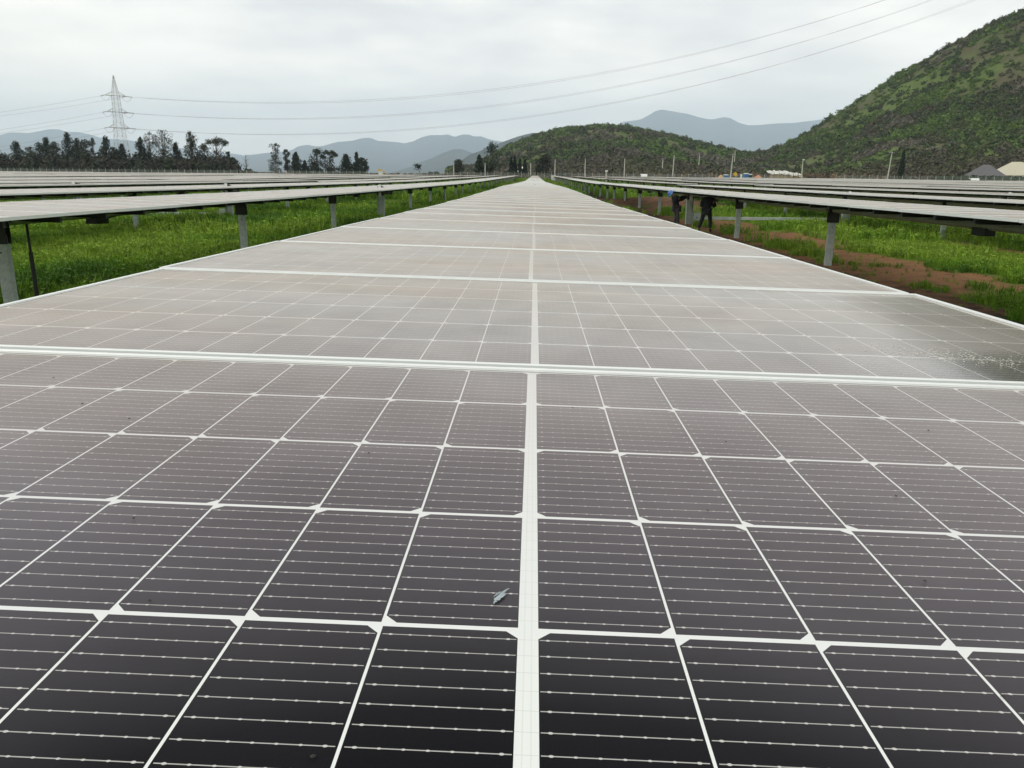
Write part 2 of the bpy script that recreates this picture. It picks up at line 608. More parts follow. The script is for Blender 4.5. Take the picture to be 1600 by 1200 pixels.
q, g = mat('hill_ground')
pos = g.n('ShaderNodeNewGeometry').outputs['Position']
na, nb, nc = g.noise(pos, .018, 5, .6), g.noise(pos, .12, 5, .65), g.noise(pos, .7, 3, .6)
c = g.mix(g.remap(na, .40, .56), (.088, .080, .045), (.095, .145, .032))
c = g.mix(g.remap(nb, .42, .66, 0, .7), c, (.050, .075, .022))
c = g.mix(g.remap(nc, .4, .7, 0, .5), c, (.06, .05, .035))
out(g, pbsdf(g, c, .95, 0, .1))
M_HILL = q
q, g = mat('mountain_slope')
pos = g.n('ShaderNodeNewGeometry').outputs['Position']
na, nb = g.noise(pos, .0012, 6, .6), g.noise(pos, .006, 4, .6)
c = g.mix(g.remap(na, .35, .65), (.038, .055, .058), (.07, .08, .078))
c = g.mix(g.remap(nb, .4, .7, 0, .5), c, (.04, .05, .04))
out(g, pbsdf(g, c, 1, 0, 0.))
M_MTN = q

LM = [(-500, 232), (-200, 222), (-60, 214), (0, 211), (15, 207), (30, 207), (45, 208), (62, 205), (75, 202), (92, 202), (102, 206), (120, 206), (140, 210), (160, 216), (200, 219),
      (240, 224), (300, 234), (365, 240), (400, 246), (460, 262)]
CM = [(330, 262), (370, 244), (400, 241), (415, 239), (440, 237), (455, 235), (465, 229), (480, 226), (495, 229), (505, 228), (525, 222), (550, 220), (565, 216), (578, 215), (590, 220),
      (605, 221), (620, 222), (632, 224), (645, 221), (660, 214), (672, 211), (690, 211), (700, 210), (710, 214), (722, 210), (733, 210), (740, 213), (752, 213), (765, 218), (790, 222),
      (830, 226), (880, 236), (940, 255)]
RM = [(900, 225), (940, 205), (960, 196), (975, 190), (1000, 187), (1012, 181), (1025, 173), (1035, 171), (1045, 173), (1075, 178), (1095, 184), (1112, 187), (1130, 183), (1140, 184),
      (1155, 192), (1170, 196), (1190, 195), (1210, 193), (1240, 192), (1290, 186), (1350, 190), (1450, 200), (1700, 215)]
M2 = [(600, 274), (620, 267), (640, 261), (655, 254), (675, 247), (695, 238), (710, 233), (722, 233), (735, 238), (750, 243), (765, 250), (790, 262)]
M3 = [(700, 265), (735, 241), (750, 236), (765, 229), (785, 222), (810, 213), (830, 208), (850, 208), (875, 216), (900, 240)]
for nm, pts, D, ff, lb, am in (('mountain_range', LM, 17500, .62, 'blue hazy mountain far away at the left, behind the trees and pylon', 130),
                           ('mountain_range', CM, 16500, .62, 'long blue hazy mountain range far behind the left half of the field', 130),
                           ('mountain_range', RM, 18500, .6, 'tall pale blue peak far away between the two green hills', 160),
                           ('mountain_range', M2, 8500, .72, 'lower grey blue ridge in front of the far range, left of the middle hill', 50),
                           ('mountain_range', M3, 4300, .75, 'grey ridge rising behind the left shoulder of the middle hill', 30)):
    loft(nm, [(a, b, D) for a, b in pts], [(pts[0][0], D * ff), (pts[-1][0], D * ff)], D * .25, M_MTN, nu=150, nv=36, amp=am, fs=6. / D, zfoot=-5, shape=1.15, label=lb)

SK_R = [(1120, 262, 640), (1150, 246, 700), (1170, 240, 740), (1200, 236, 760), (1240, 220, 760), (1270, 201, 750), (1300, 183, 740), (1330, 165, 730), (1375, 133, 715), (1400, 118, 705), (1440, 96, 695),
        (1480, 73, 685), (1520, 51, 675), (1560, 31, 665), (1600, 14, 655), (1680, -25, 640), (1800, -75, 620), (2000, -130, 600), (2300, -150, 560), (2700, -60, 520)]
hill_r, VR = loft('hill', SK_R, [(1120, 520), (1200, 400), (1400, 352), (1600, 348), (2000, 300), (2700, 270)], 420, M_HILL, nv=60, nu=260, amp=9, fs=.012, zfoot=.1, shape=1.1,
                  label='steep scrub covered green and brown hill filling the right edge')
SK_M = [(700, 268, 700), (740, 262, 820), (760, 250, 860), (775, 240, 880), (790, 232, 900), (815, 221, 920), (840, 212, 930), (870, 204, 930), (900, 200, 930), (930, 197, 930), (960, 198, 930), (985, 200, 930),
        (1010, 204, 930), (1050, 213, 930), (1090, 223, 920), (1130, 233, 910), (1160, 239, 900), (1190, 240, 890), (1240, 245, 880), (1320, 262, 860)]
hill_m, VM = loft('hill', SK_M, [(700, 560), (900, 470), (1100, 450), (1320, 480)], 420, M_HILL, nv=50, nu=240, amp=6, fs=.014, zfoot=.1, shape=.95, seed=40,
                  label='low rounded bushy green hill in the middle behind the field')


# ------------------------------------------------------------------ bushes on hills and along the field
def bush_template(seed, n=84, size=.21, flat=.75, open_=0.):
    r = np.random.RandomState(seed)
    d = r.normal(size=(n, 3))
    d[:, 2] = np.abs(d[:, 2]) * .9
    d /= np.linalg.norm(d, axis=1)[:, None]
    lob = 1 + .3 * np.sin(d[:, 0] * 3 + seed) * np.cos(d[:, 1] * 4 + seed * 2)
    p = d * (r.uniform(.62 - open_, 1, n) * lob)[:, None] * .5
    p[:, 2] = p[:, 2] * flat * 1.5
    V, Fc = [], []
    for i in range(n):
        a = r.normal(size=3) + d[i] * .2
        a = np.cross(a, d[i] + r.normal(size=3) * .5)
        a /= np.linalg.norm(a) + 1e-9
        b = np.cross(d[i] + r.normal(size=3) * .35, a)
        b /= np.linalg.norm(b) + 1e-9
        s = size * r.uniform(.6, 1.15) * .5
        k = len(V)
        V += [p[i] - a * s - b * s * .5, p[i] + a * s * .6 - b * s, p[i] + a * s + b * s * .6, p[i] - a * s * .5 + b * s]
        Fc.append([k, k + 1, k + 2, k + 3])
    return np.array(V), np.array(Fc)


def scatter(name, temps, P, sc, cols, material, label, kind='stuff', zs=None, jit=.18, cat=None):
    r = np.random.RandomState(11)
    Vs, Fs, Cs = [], [], []
    base = 0
    ti = r.randint(0, len(temps), len(P))
    for t, (TV, TF) in enumerate(temps):
        m = np.where(ti == t)[0]
        if not len(m): continue
        a = r.uniform(0, 6.283, len(m))
        ca, sa = np.cos(a)[:, None], np.sin(a)[:, None]
        X = TV[None, :, 0] * ca - TV[None, :, 1] * sa
        Y = TV[None, :, 0] * sa + TV[None, :, 1] * ca
        Z = np.repeat(TV[None, :, 2], len(m), 0) * (zs[m][:, None] if zs is not None else 1)
        V = np.stack([X, Y, Z], -1) * sc[m][:, None, None] + P[m][:, None, :]
        Fc = TF[None] + (np.arange(len(m)) * len(TV))[:, None, None] + base
        cc = cols[m][:, None, :] * (1 + r.uniform(-jit, jit, (len(m), len(TF), 1)))
        base += V.shape[0] * V.shape[1]
        Vs.append(V.reshape(-1, 3)); Fs.append(Fc.reshape(-1, TF.shape[1])); Cs.append(cc.reshape(-1, 3))
    me = np_mesh(name, np.concatenate(Vs), np.concatenate(Fs), material, np.clip(np.concatenate(Cs), 0, 1))
    return tag(link(name, me), label, cat, kind=kind)


BT = [bush_template(s) for s in range(7)]
BTF = [bush_template(s + 30, n=240, size=.105, flat=1.) for s in range(4)]
DARKG, OLIVE, BROWN, GREYB, BRIGHT = (.028, .042, .018), (.062, .074, .030), (.080, .066, .046), (.105, .098, .076), (.070, .115, .024)


def hillside(V, n, name, label, smin, smax, seed, xlim=(-1e9, 1e9)):
    r = np.random.RandomState(seed)
    nv, nu = V.shape[0] - 1, V.shape[1] - 1
    P, sc, cols, zs = [], [], [], []
    a, b = r.uniform(0, 1, n * 3), r.uniform(0, 1, n * 3)
    fi, fj = a * nv, b * nu
    i, j = fi.astype(int), fj.astype(int)
    ti, tj = (fi - i)[:, None], (fj - j)[:, None]
    p = (V[i, j] * (1 - ti) + V[i + 1, j] * ti) * (1 - tj) + (V[i, j + 1] * (1 - ti) + V[i + 1, j + 1] * ti) * tj
    dens = fbm(p[:, 0] * .02, p[:, 1] * .02 + 50, 4)
    keep = (r.uniform(0, 1, len(p)) < np.clip((dens - .38) * 4.5, .16, 1)) & (np.abs(p[:, 0] / p[:, 1]) < .82)
    p, a = p[keep][:n], a[keep][:n]
    k = fbm(p[:, 0] * .03 + 100, p[:, 1] * .03, 3) + r.normal(0, .09, len(p))
    pal = np.array([GREYB, BROWN, DARKG, OLIVE, DARKG, BRIGHT])
    kk = np.clip((k - .26) / .46 * 6, 0, 4.999)
    ci = kk.astype(int)
    fr_ = (kk - ci)[:, None]
    col = (pal[ci] * (1 - fr_) + pal[ci + 1] * fr_) * 1.12 * (.72 + .62 * fbm(p[:, :1] * .009 + 5, p[:, 1:2] * .009 + 20, 3)) * r.uniform(.75, 1.25, (len(p), 1))
    low = np.clip((.22 - a) / .15, 0, 1)[:, None]
    col = col * (1 - low * .75) + np.array(BROWN) * low * .75
    scl = r.uniform(smin, smax, len(p)) * r.choice([1, 1, 1.5], len(p))
    p[:, 2] -= .2
    scatter(name, BT, p, scl, col, M_LEAF, label, zs=r.uniform(.7, 1.15, len(p)))


hillside(VR, 13500, 'hill_scrub', 'dense dark scrub and bushes growing all over the right hill', 2.0, 4.4, 21)
hillside(VM, 10500, 'hill_scrub', 'dense scrub and small trees covering the middle hill', 2.6, 5.6, 22)

r_ = np.random.RandomState(33)
# brown leafless brush along the far end of the field
P, sc, cl_ = [], [], []
for _ in range(4200):
    px = r_.uniform(380, 1700)
    Y = r_.uniform(318, 430)
    if px < 740 and Y > 370: Y = r_.uniform(318, 360)
    p = at(px, 276, Y)
    p.z = float(ground(p.x, p.y)) - .2
    if 1195 < px < 1260 and Y < 330: continue
    if px > 1490 and Y < 345: continue
    P.append(p)
    sc.append(r_.uniform(2., 4.2) * (1.35 if px > 1000 else .85))
    cl_.append(np.array([(.105, .075, .045), (.09, .072, .055), (.14, .095, .045), (.05, .058, .025)][r_.choice(4, p=[.4, .3, .12, .18])]) * r_.uniform(.7, 1.2))
scatter('brushwood', BT, np.array(P), np.array(sc), np.array(cl_), M_LEAF, 'brown leafless brush in a band behind the far fence')
# dark undergrowth below the left-hand trees
P, sc, cl_ = [], [], []
for _ in range(1000):
    px = r_.uniform(-60, 372)
    tallb = px < 8 or 40 < px < 208 or 212 < px < 290 or 305 < px < 362
    p = at(px, 276, r_.uniform(332, 370))
    p.z = float(ground(p.x, p.y)) - .2
    P.append(p); sc.append(r_.uniform(4, 11.5) if tallb else r_.uniform(3, 6.))
    cl_.append(np.array([(.020, .026, .014), (.034, .030, .020), (.022, .030, .014)][r_.choice(3)]) * r_.uniform(.8, 1.2))
scatter('undergrowth', BTF, np.array(P), np.array(sc), np.array(cl_), M_LEAF, 'dark undergrowth at the feet of the trees at the left')


# ------------------------------------------------------------------ trees (each a thing: trunk, crown)
def tree(name, px, ytop, wpx, Y, kind, label, group=None, col=(.020, .030, .016), seed=0, lean=0.):
    r = np.random.RandomState(seed + 100)
    base = at(px + (276 - ytop) * .07 * (836 - px) / 650, 276, Y)
    gz = float(ground(base.x, base.y)) if Y < 450 else 0.
    tp = at(px, ytop, Y)
    H = tp.z - gz
    Wd = wpx / F * Y * (1.75 if kind in ('cone', 'round') else 1.3)
    t = thing(name, label, 'tree', (base.x, base.y, gz), 0, group)
    cl = []      # clusters (centre, radius xyz)
    if kind == 'cone':
        for i in range(16):
            h = .08 + .92 * i / 15
            w_ = Wd * .5 * (1 - .80 * h ** 1.5) * r.uniform(.7, 1.15) * (.75 if h < .15 else 1.) + .2
            for k in range(3 if h < .6 else 2):
                a = r.uniform(0, 6.28)
                cl.append((Vector((math.cos(a) * w_ * .35, math.sin(a) * w_ * .35, H * h * .93)), w_ * .80, H * .075))
    elif kind == 'round':
        for i in range(26):
            a, e = r.uniform(0, 6.28), r.uniform(0, 1)
            rr = Wd * .5 * r.uniform(.2, .75)
            zc = H * (.12 + .78 * e)
            sh = math.sqrt(max(.1, 1 - abs(e - .45) * 1.5))
            cl.append((Vector((math.cos(a) * rr * sh, math.sin(a) * rr * sh, zc)), Wd * .22 * r.uniform(.7, 1.1), H * .10))
        cl.append((Vector((0, 0, H * .93)), Wd * .13, H * .06))
    elif kind == 'sparse':
        for i in range(20):
            a = r.uniform(0, 6.28)
            e = r.uniform(0, 1) ** .8
            rr = Wd * .5 * (1.0 if e > .35 else 1.0) * r.uniform(.25, .95) * (1 - .45 * e)
            cl.append((Vector((math.cos(a) * rr, math.sin(a) * rr, H * (.16 + .80 * e))), Wd * r.uniform(.09, .17), H * r.uniform(.04, .075)))
        cl.append((Vector((Wd * .05, 0, H * .96)), Wd * .1, H * .04))
        for i in range(8):
            a = r.uniform(0, 6.28)
            cl.append((Vector((math.cos(a) * Wd * .22, math.sin(a) * Wd * .22, H * r.uniform(.15, .45))), Wd * .2, H * .09))
    elif kind == 'umbrella':
        for i in range(15):
            a = r.uniform(0, 6.28)
            rr = Wd * .5 * r.uniform(.3, .95)
            cl.append((Vector((math.cos(a) * rr, math.sin(a) * rr, H * (.9 - .35 * (rr / Wd * 2) ** 2 * r.uniform(.6, 1.2)))), Wd * .13, H * .05))
        for i in range(12):
            a = r.uniform(0, 6.28)
            cl.append((Vector((math.cos(a) * Wd * .25, math.sin(a) * Wd * .25, H * r.uniform(.12, .55))), Wd * .2, H * .11))
    for c in cl: c[0].x += lean * H * (c[0].z / H) ** 1.5
    mb = MB()
    tr = max(.12, H * .018)
    pts = [Vector((lean * H * (q ** 1.5) + r.normal(0, .012) * H * q, 0, H * q * .9)) for q in (0, .2, .45, .7, .97)]
    mb.tube([p - Vector((0, 0, .3 if i == 0 else 0)) for i, p in enumerate(pts)], [tr * 1.3, tr, tr * .8, tr * .5, tr * .15], 7)
    for c in cl[:: 1 if kind != 'cone' else 3]:
        h0 = max(.1, min(.85, c[0].z / H * .72))
        s = Vector((lean * H * h0 ** 1.5, 0, H * h0 * .9))
        mid = (s + c[0]) / 2 + Vector((0, 0, -.03 * H))
        mb.tube([s, mid, c[0]], [tr * .45, tr * .28, tr * .1], 5, cap=False)
    mb.build('trunk', M_BARK, t)
    if kind == 'bare': return t
    V, Fc, Cc = [], [], []
    for cen, rw, rh in cl:
        n = int(75 if kind == 'sparse' else 90)
        for _ in range(n):
            d = Vector(r.normal(size=3)).normalized() * r.uniform(.35, 1.05)
            p = cen + Vector((d.x * rw, d.y * rw, d.z * rh * 1.3))
            a = Vector(r.normal(size=3)).normalized()
            b = a.cross(Vector(r.normal(size=3))).normalized()
            s = r.uniform(.16, .38) * (.75 if kind == 'sparse' else 1.)
            k = len(V)
            V += [p - a * s, p - b * s * .6, p + a * s, p + b * s * .7]
            Fc.append([k, k + 1, k + 2, k + 3])
            Cc.append(np.array(col) * r.uniform(.6, 1.5))
    me = np_mesh('crown', np.array([tuple(v) for v in V]), np.array(Fc), M_LEAF, np.clip(np.array(Cc), 0, 1))
    link('crown', me, t)
    return t


PINE, EUC = (.019, .030, .017), (.034, .042, .024)
GT = 'tall trees beyond the far fence at the left'
T = [  # px, top, width, depth, kind, colour, label
    (4, 240, 24, 352, 'round', EUC, 'low bushy tree at the very left end of the tree line'),
    (27, 221, 22, 345, 'cone', PINE, 'dark conical tree standing a little apart near the left end of the tree line'),
    (49, 229, 18, 356, 'sparse', EUC, 'short thin crowned tree just right of the lone conical tree'),
    (62, 222, 24, 350, 'round', PINE, 'round dark tree left of the peaked tree below the left mountain top'),
    (74, 215, 24, 345, 'cone', PINE, 'peaked dark tree under the highest part of the left mountain'),
    (87, 221, 18, 352, 'round', EUC, 'round tree with loose top right of the peaked tree under the mountain'),
    (107, 207, 24, 346, 'cone', PINE, 'tallest pointed tree of the left group, breaking the mountain outline'),
    (122, 216, 20, 352, 'round', PINE, 'dark tree close right of the tallest pointed tree'),
    (133, 218, 20, 348, 'round', EUC, 'bushy tree midway between the tallest pointed tree and the pylon'),
    (146, 216, 16, 350, 'sparse', EUC, 'thin tree with two loose tufts left of the pylon'),
    (161, 213, 22, 346, 'cone', PINE, 'leaning pointed tree just left of the pylon'),
    (178, 229, 16, 352, 'round', EUC, 'short tree directly in front of the pylon legs'),
    (191, 225, 17, 348, 'cone', PINE, 'small pointed tree just right of the pylon legs'),
    (220, 215, 20, 346, 'cone', PINE, 'slim dark tree at the left side of the tall cluster right of the pylon'),
    (234, 206, 26, 350, 'sparse', EUC, 'airy tree with wispy top in the cluster right of the pylon'),
    (254, 203, 32, 345, 'round', EUC, 'broad rounded tallest tree of the cluster right of the pylon'),
    (277, 224, 16, 348, 'cone', PINE, 'small pointed tree at the right end of the cluster right of the pylon'),
    (301, 204, 15, 345, 'round', EUC, 'tall ragged tree whose top leans left, sky showing through it'),
    (318, 226, 28, 352, 'round', PINE, 'dense dark tree filling the space between the ragged tree and the hooked one'),
    (336, 209, 34, 346, 'umbrella', EUC, 'tree with a hooked open crown arching to the right'),
    (354, 237, 15, 350, 'sparse', EUC, 'small ragged tree right of the hooked tree'),
    (364, 246, 14, 346, 'round', PINE, 'lowest dark tree at the right end of the dense tree line'),
    (430, 224, 24, 345, 'sparse', EUC, 'loose crowned tree standing alone left of the small round topped one'),
    (448, 234, 13, 348, 'sparse', EUC, 'slender tufted tree touching the loose crowned tree'),
    (463, 238, 15, 346, 'cone', PINE, 'small conical tree between the loose crowned tree and the broad pair'),
    (476, 251, 8, 350, 'cone', PINE, 'tiny pointed tree left of the broad pair of trees'),
    (494, 232, 22, 345, 'round', PINE, 'left tree of the broad pair, dense and dark'),
    (515, 231, 22, 347, 'umbrella', EUC, 'right tree of the broad pair, with a drooping crown'),
    (541, 241, 20, 346, 'cone', PINE, 'wide triangular dark tree right of the broad pair'),
    (557, 238, 9, 348, 'cone', PINE, 'very slim pointed tree beside the triangular one'),
    (565, 246, 16, 345, 'round', PINE, 'low dark tree right of the very slim pointed tree'),
    (749, 242, 11, 345, 'cone', PINE, 'small conical tree left of the big dark tree by the row end'),
    (767, 222, 22, 348, 'round', (.018, .030, .014), 'big dense dark tree at the left foot of the middle hill'),
    (717, 249, 14, 380, 'round', EUC, 'pale bushy tree on the rise left of the conical tree'),
    (798, 246, 5, 350, 'cone', PINE, 'slim dark cypress right of the big dark tree'),
    (804, 243, 5, 352, 'cone', PINE, 'tallest slim cypress in front of the left end of the white house'),
    (812, 248, 4, 350, 'cone', PINE, 'thin cypress in front of the middle of the white house'),
    (820, 250, 5, 352, 'cone', PINE, 'cypress at the right end of the white house'),
    (850, 241, 20, 347, 'round', (.020, .024, .014), 'dark round tree standing straight ahead beyond the end of the central row'),
    (1410, 236, 5, 318, 'cone', (.018, .026, .012), 'single black green cypress on the slope foot right of the leaning pole'),
]
for i, (px, yt, wd, Y, kd, cl_, lb) in enumerate(T):
    tree('tree', px, yt, wd, Y, kd, lb, GT if px < 400 else None, cl_, seed=i, lean={10: .10, 17: -.05, 19: .05}.get(i, 0))
# leafless tree and leaning stump
t = thing('bare_tree', 'bare leafless tree right of the dense tree line at the left', 'tree', tuple(at(386, 276, 345).xy) + (.05,))
mb = MB()
mb.tube([(0, 0, -.2), (.1, 0, 3), (0, 0, 6), (.2, 0, 9.5)], [.28, .2, .13, .04], 6)
for i in range(26):
    z = rnd.uniform(3, 8.5); a = rnd.uniform(0, 6.28); L = rnd.uniform(1, 2.6) * (1.2 - z / 12)
    e = Vector((math.cos(a) * L, math.sin(a) * L, z + L * rnd.uniform(.5, 1.2)))
    mb.tube([(0, 0, z), (e + Vector((0, 0, z))) / 2, e], [.09, .05, .025], 4, cap=False)
mb.build('trunk', M_BARK, t)
for px, py, s, lb in ((390, 258, 6, 'round dark bush at the foot of the bare tree'), (681, 263, 9, 'low dark bush mound left of the pale bushy tree'), (866, 264, 8, 'dark low bush right of the round tree beyond the central row'),
                      (747, 263, 6, 'dark low bush at the foot of the small conical tree'), (793, 263, 7, 'dark low bush between the big dark tree and the white house')):
    p = at(px, 276, 335); p.z = float(ground(p.x, p.y))
    tp = at(px, py, 335)
    nb_ = 26
    PP = np.array([[p.x + r_.normal(0, s * .22), p.y + r_.normal(0, s * .2), p.z - .1] for _ in range(nb_)])
    o = scatter('bush', BT, PP, r_.uniform(.45, .9, nb_) * (tp.z - p.z + .6) * 1.1, np.tile(np.array([[.022, .026, .014]]), (nb_, 1)), M_LEAF, lb, kind=None, cat='bush')
    o.data.transform(Matrix.Translation(-p)); o.location = p
t = thing('leaning_palm', 'small dark tree leaning over right, alone in front of the far range', 'tree', tuple(at(658, 276, 350).xy) + (.05,))
mb = MB(); mb.tube([(0, 0, -.2), (-.5, 0, 2.5), (-1.6, 0, 5)], [.2, .16, .12], 6); mb.build('trunk', M_BARK, t)
V, Fc, Cc = [], [], []
for i in range(90):
    p = Vector((-1.6, 0, 5.2)) + Vector((rnd.gauss(.4, .7), rnd.gauss(0, .5), rnd.gauss(-.3, .6)))
    a = Vector((rnd.gauss(0, 1), rnd.gauss(0, 1), rnd.gauss(-.6, 1))).normalized() * .6
    b = a.cross(Vector((rnd.random(), rnd.random(), rnd.random()))).normalized() * .2
    k = len(V); V += [p - a, p - b, p + a, p + b]; Fc.append([k, k + 1, k + 2, k + 3]); Cc.append(PINE)
link('crown', np_mesh('crown', np.array([tuple(v) for v in V]), np.array(Fc), M_LEAF, np.array(Cc)), t)


# ------------------------------------------------------------------ solar trackers
OX, OY = 1.040, .517
TILT = R(1.28)          # the right-hand edge hangs lower


def ring(mb, prof, mi):
    """sweep profile [(inset,z)] round the rectangle OX x OY"""
    n = len(prof)
    base = len(mb.v)
    for sx, sy in ((-1, -1), (1, -1), (1, 1), (-1, 1)):
        for ins, z in prof: mb.v.append((sx * (OX - ins), sy * (OY - ins), z))
    for c in range(4):
        for k in range(n):
            a, b = base + c * n + k, base + c * n + (k + 1) % n
            a2, b2 = base + ((c + 1) % 4) * n + k, base + ((c + 1) % 4) * n + (k + 1) % n
            mb.f.append((a, a2, b2, b)); mb.mi.append(mi)


def laminate(mb, hx, hy, zt, zb, y0=0., z0=0., side=True):
    P = [(-hx, -hy), (hx, -hy), (hx, hy), (-hx, hy)]
    mb.face([(a, b + y0, zt + z0) for a, b in P], 0, P)
    if side: mb.face([(a, b + y0, zb + z0) for a, b in reversed(P)], 1)


mb = MB()
laminate(mb, OX - .0026, OY - .0026, 0, -.005)
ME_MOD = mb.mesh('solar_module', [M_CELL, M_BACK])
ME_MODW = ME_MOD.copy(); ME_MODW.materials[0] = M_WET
mb = MB()
ring(mb, [(0, -.035), (.0022, -.035), (.0022, .0006), (.010, .0006), (.010, .0036), (.0095, .0042), (.0007, .0042), (0, .0036)], 0)
ME_FRM = mb.mesh('module_frame', [M_FRAME])
mb = MB()
mb.box((0, 0, -.072), (1.96, .05, .07)).box((0, 0, -.1105), (1.96, .085, .006))
ME_RAIL = mb.mesh('module_rail', [M_HOUSE])
TUBE_Z = -.185


def c_post(h, w_=.15, d=.075, th=.008):
    mb = MB()
    mb.box((0, 0, -h / 2), (w_, th, h))
    mb.box((-w_ / 2 + th / 2, d / 2 + th / 2, -h / 2), (th, d, h))
    mb.box((w_ / 2 - th / 2, d / 2 + th / 2, -h / 2), (th, d, h))
    mb.box((-w_ / 2 + th + .009, d + th / 2, -h / 2), (.018, th, h))
    mb.box((w_ / 2 - th - .009, d + th / 2, -h / 2), (.018, th, h))
    for z in (-.10, -.17, -.30): mb.tube([(0, -.012, z), (0, -.004, z)], .012, 6, 1)
    return mb


ME_POST = c_post(1.45).mesh('post', [M_GALV, M_HOUSE])
mb = MB()                                       # bearing: collar round the tube on two cheek plates
ringp = [(math.cos(a) * .115, math.sin(a) * .115) for a in np.linspace(0, 2 * math.pi, 17)[:-1]]
mb.tube([(0, -.05, 0), (0, .05, 0)], .125, 16)
mb.box((0, -.03, -.17), (.24, .012, .24)).box((0, .05, -.17), (.24, .012, .24)).box((0, .01, -.13), (.16, .06, .1))
mb.box((-.13, .01, 0), (.05, .11, .05)).box((.13, .01, 0), (.05, .11, .05))
ME_BEAR = mb.mesh('bearing', [M_HOUSE])
mb = MB()                                       # big drive post: wide flange section
mb.box((-.14, 0, -.70), (.014, .2, 1.4)).box((.14, 0, -.70), (.014, .2, 1.4)).box((0, 0, -.70), (.266, .010, 1.4))
mb.box((0, 0, .006), (.34, .26, .012))
ME_DPOST = mb.mesh('drive_post', [M_GALV])
mb = MB()
mb.tube([(0, -.09, 0), (0, .09, 0)], .20, 20).tube([(0, -.13, 0), (0, .13, 0)], .12, 16)
mb.box((0, 0, -.17), (.3, .18, .1)).tube([(.16, 0, -.1), (.42, 0, -.1)], .055, 10).box((.46, 0, -.1), (.1, .12, .12))
ME_SLEW = mb.mesh('slew_drive', [M_HOUSE])
mb = MB()
mb.box((0, -.20, -.02), (.12, .012, .5)).bar((-.06, -.205, .2), (.07, -.205, -.3), .04, .012).box((0, -.16, .2), (.1, .07, .012))
ME_BRK = mb.mesh('drive_bracket', [M_WHITEBOX])
mb = MB()                                       # black damper rod
mb.tube([(0, 0, 0), (0, 0, -.45)], .017, 8).tube([(0, 0, -.42), (0, 0, -1.15)], .026, 10).tube([(-.05, 0, 0), (.05, 0, 0)], .02, 8).tube([(-.05, 0, -1.15), (.05, 0, -1.15)], .02, 8)
ME_DAMP = mb.mesh('damper', [M_DARK])
mb = MB()
mb.box((0, 0, 0), (.16, .36, .10)).box((0, 0, -.055), (.20, .30, .012)).tube([(.03, .18, 0), (.03, .5, .03), (.03, .9, .05)], .012, 6)
ME_CBOX = mb.mesh('junction_box', [M_DARK])

GAP0, GAPC = 34.74, 35.17                        # break for the drive in every table
MODY = [.594 + 1.051 * n for n in range(-1, 33)] + [35.69 + 1.051 * n for n in range(34)]
POSTY = [1.42, 9.79, 18.16, 26.53, 43.3, 51.65, 60.0, 68.35]
MOTY = 34.95
BLK = 73.3


def slope(Y, k): return math.atan2(top(Y + .6, k) - top(Y - .6, k), 1.2)


def word(n): return ['first', 'second', 'third', 'fourth', 'fifth', 'sixth', 'seventh', 'eighth', 'ninth', 'tenth', 'eleventh', 'twelfth'][n - 1]


def tube_mesh(b, k, x0=0):
    ys_ = [BLK * b + q for q in (-1.1, 8, 16, 24, 32, 40, 48, 56, 64, 71.1)]
    return ys_


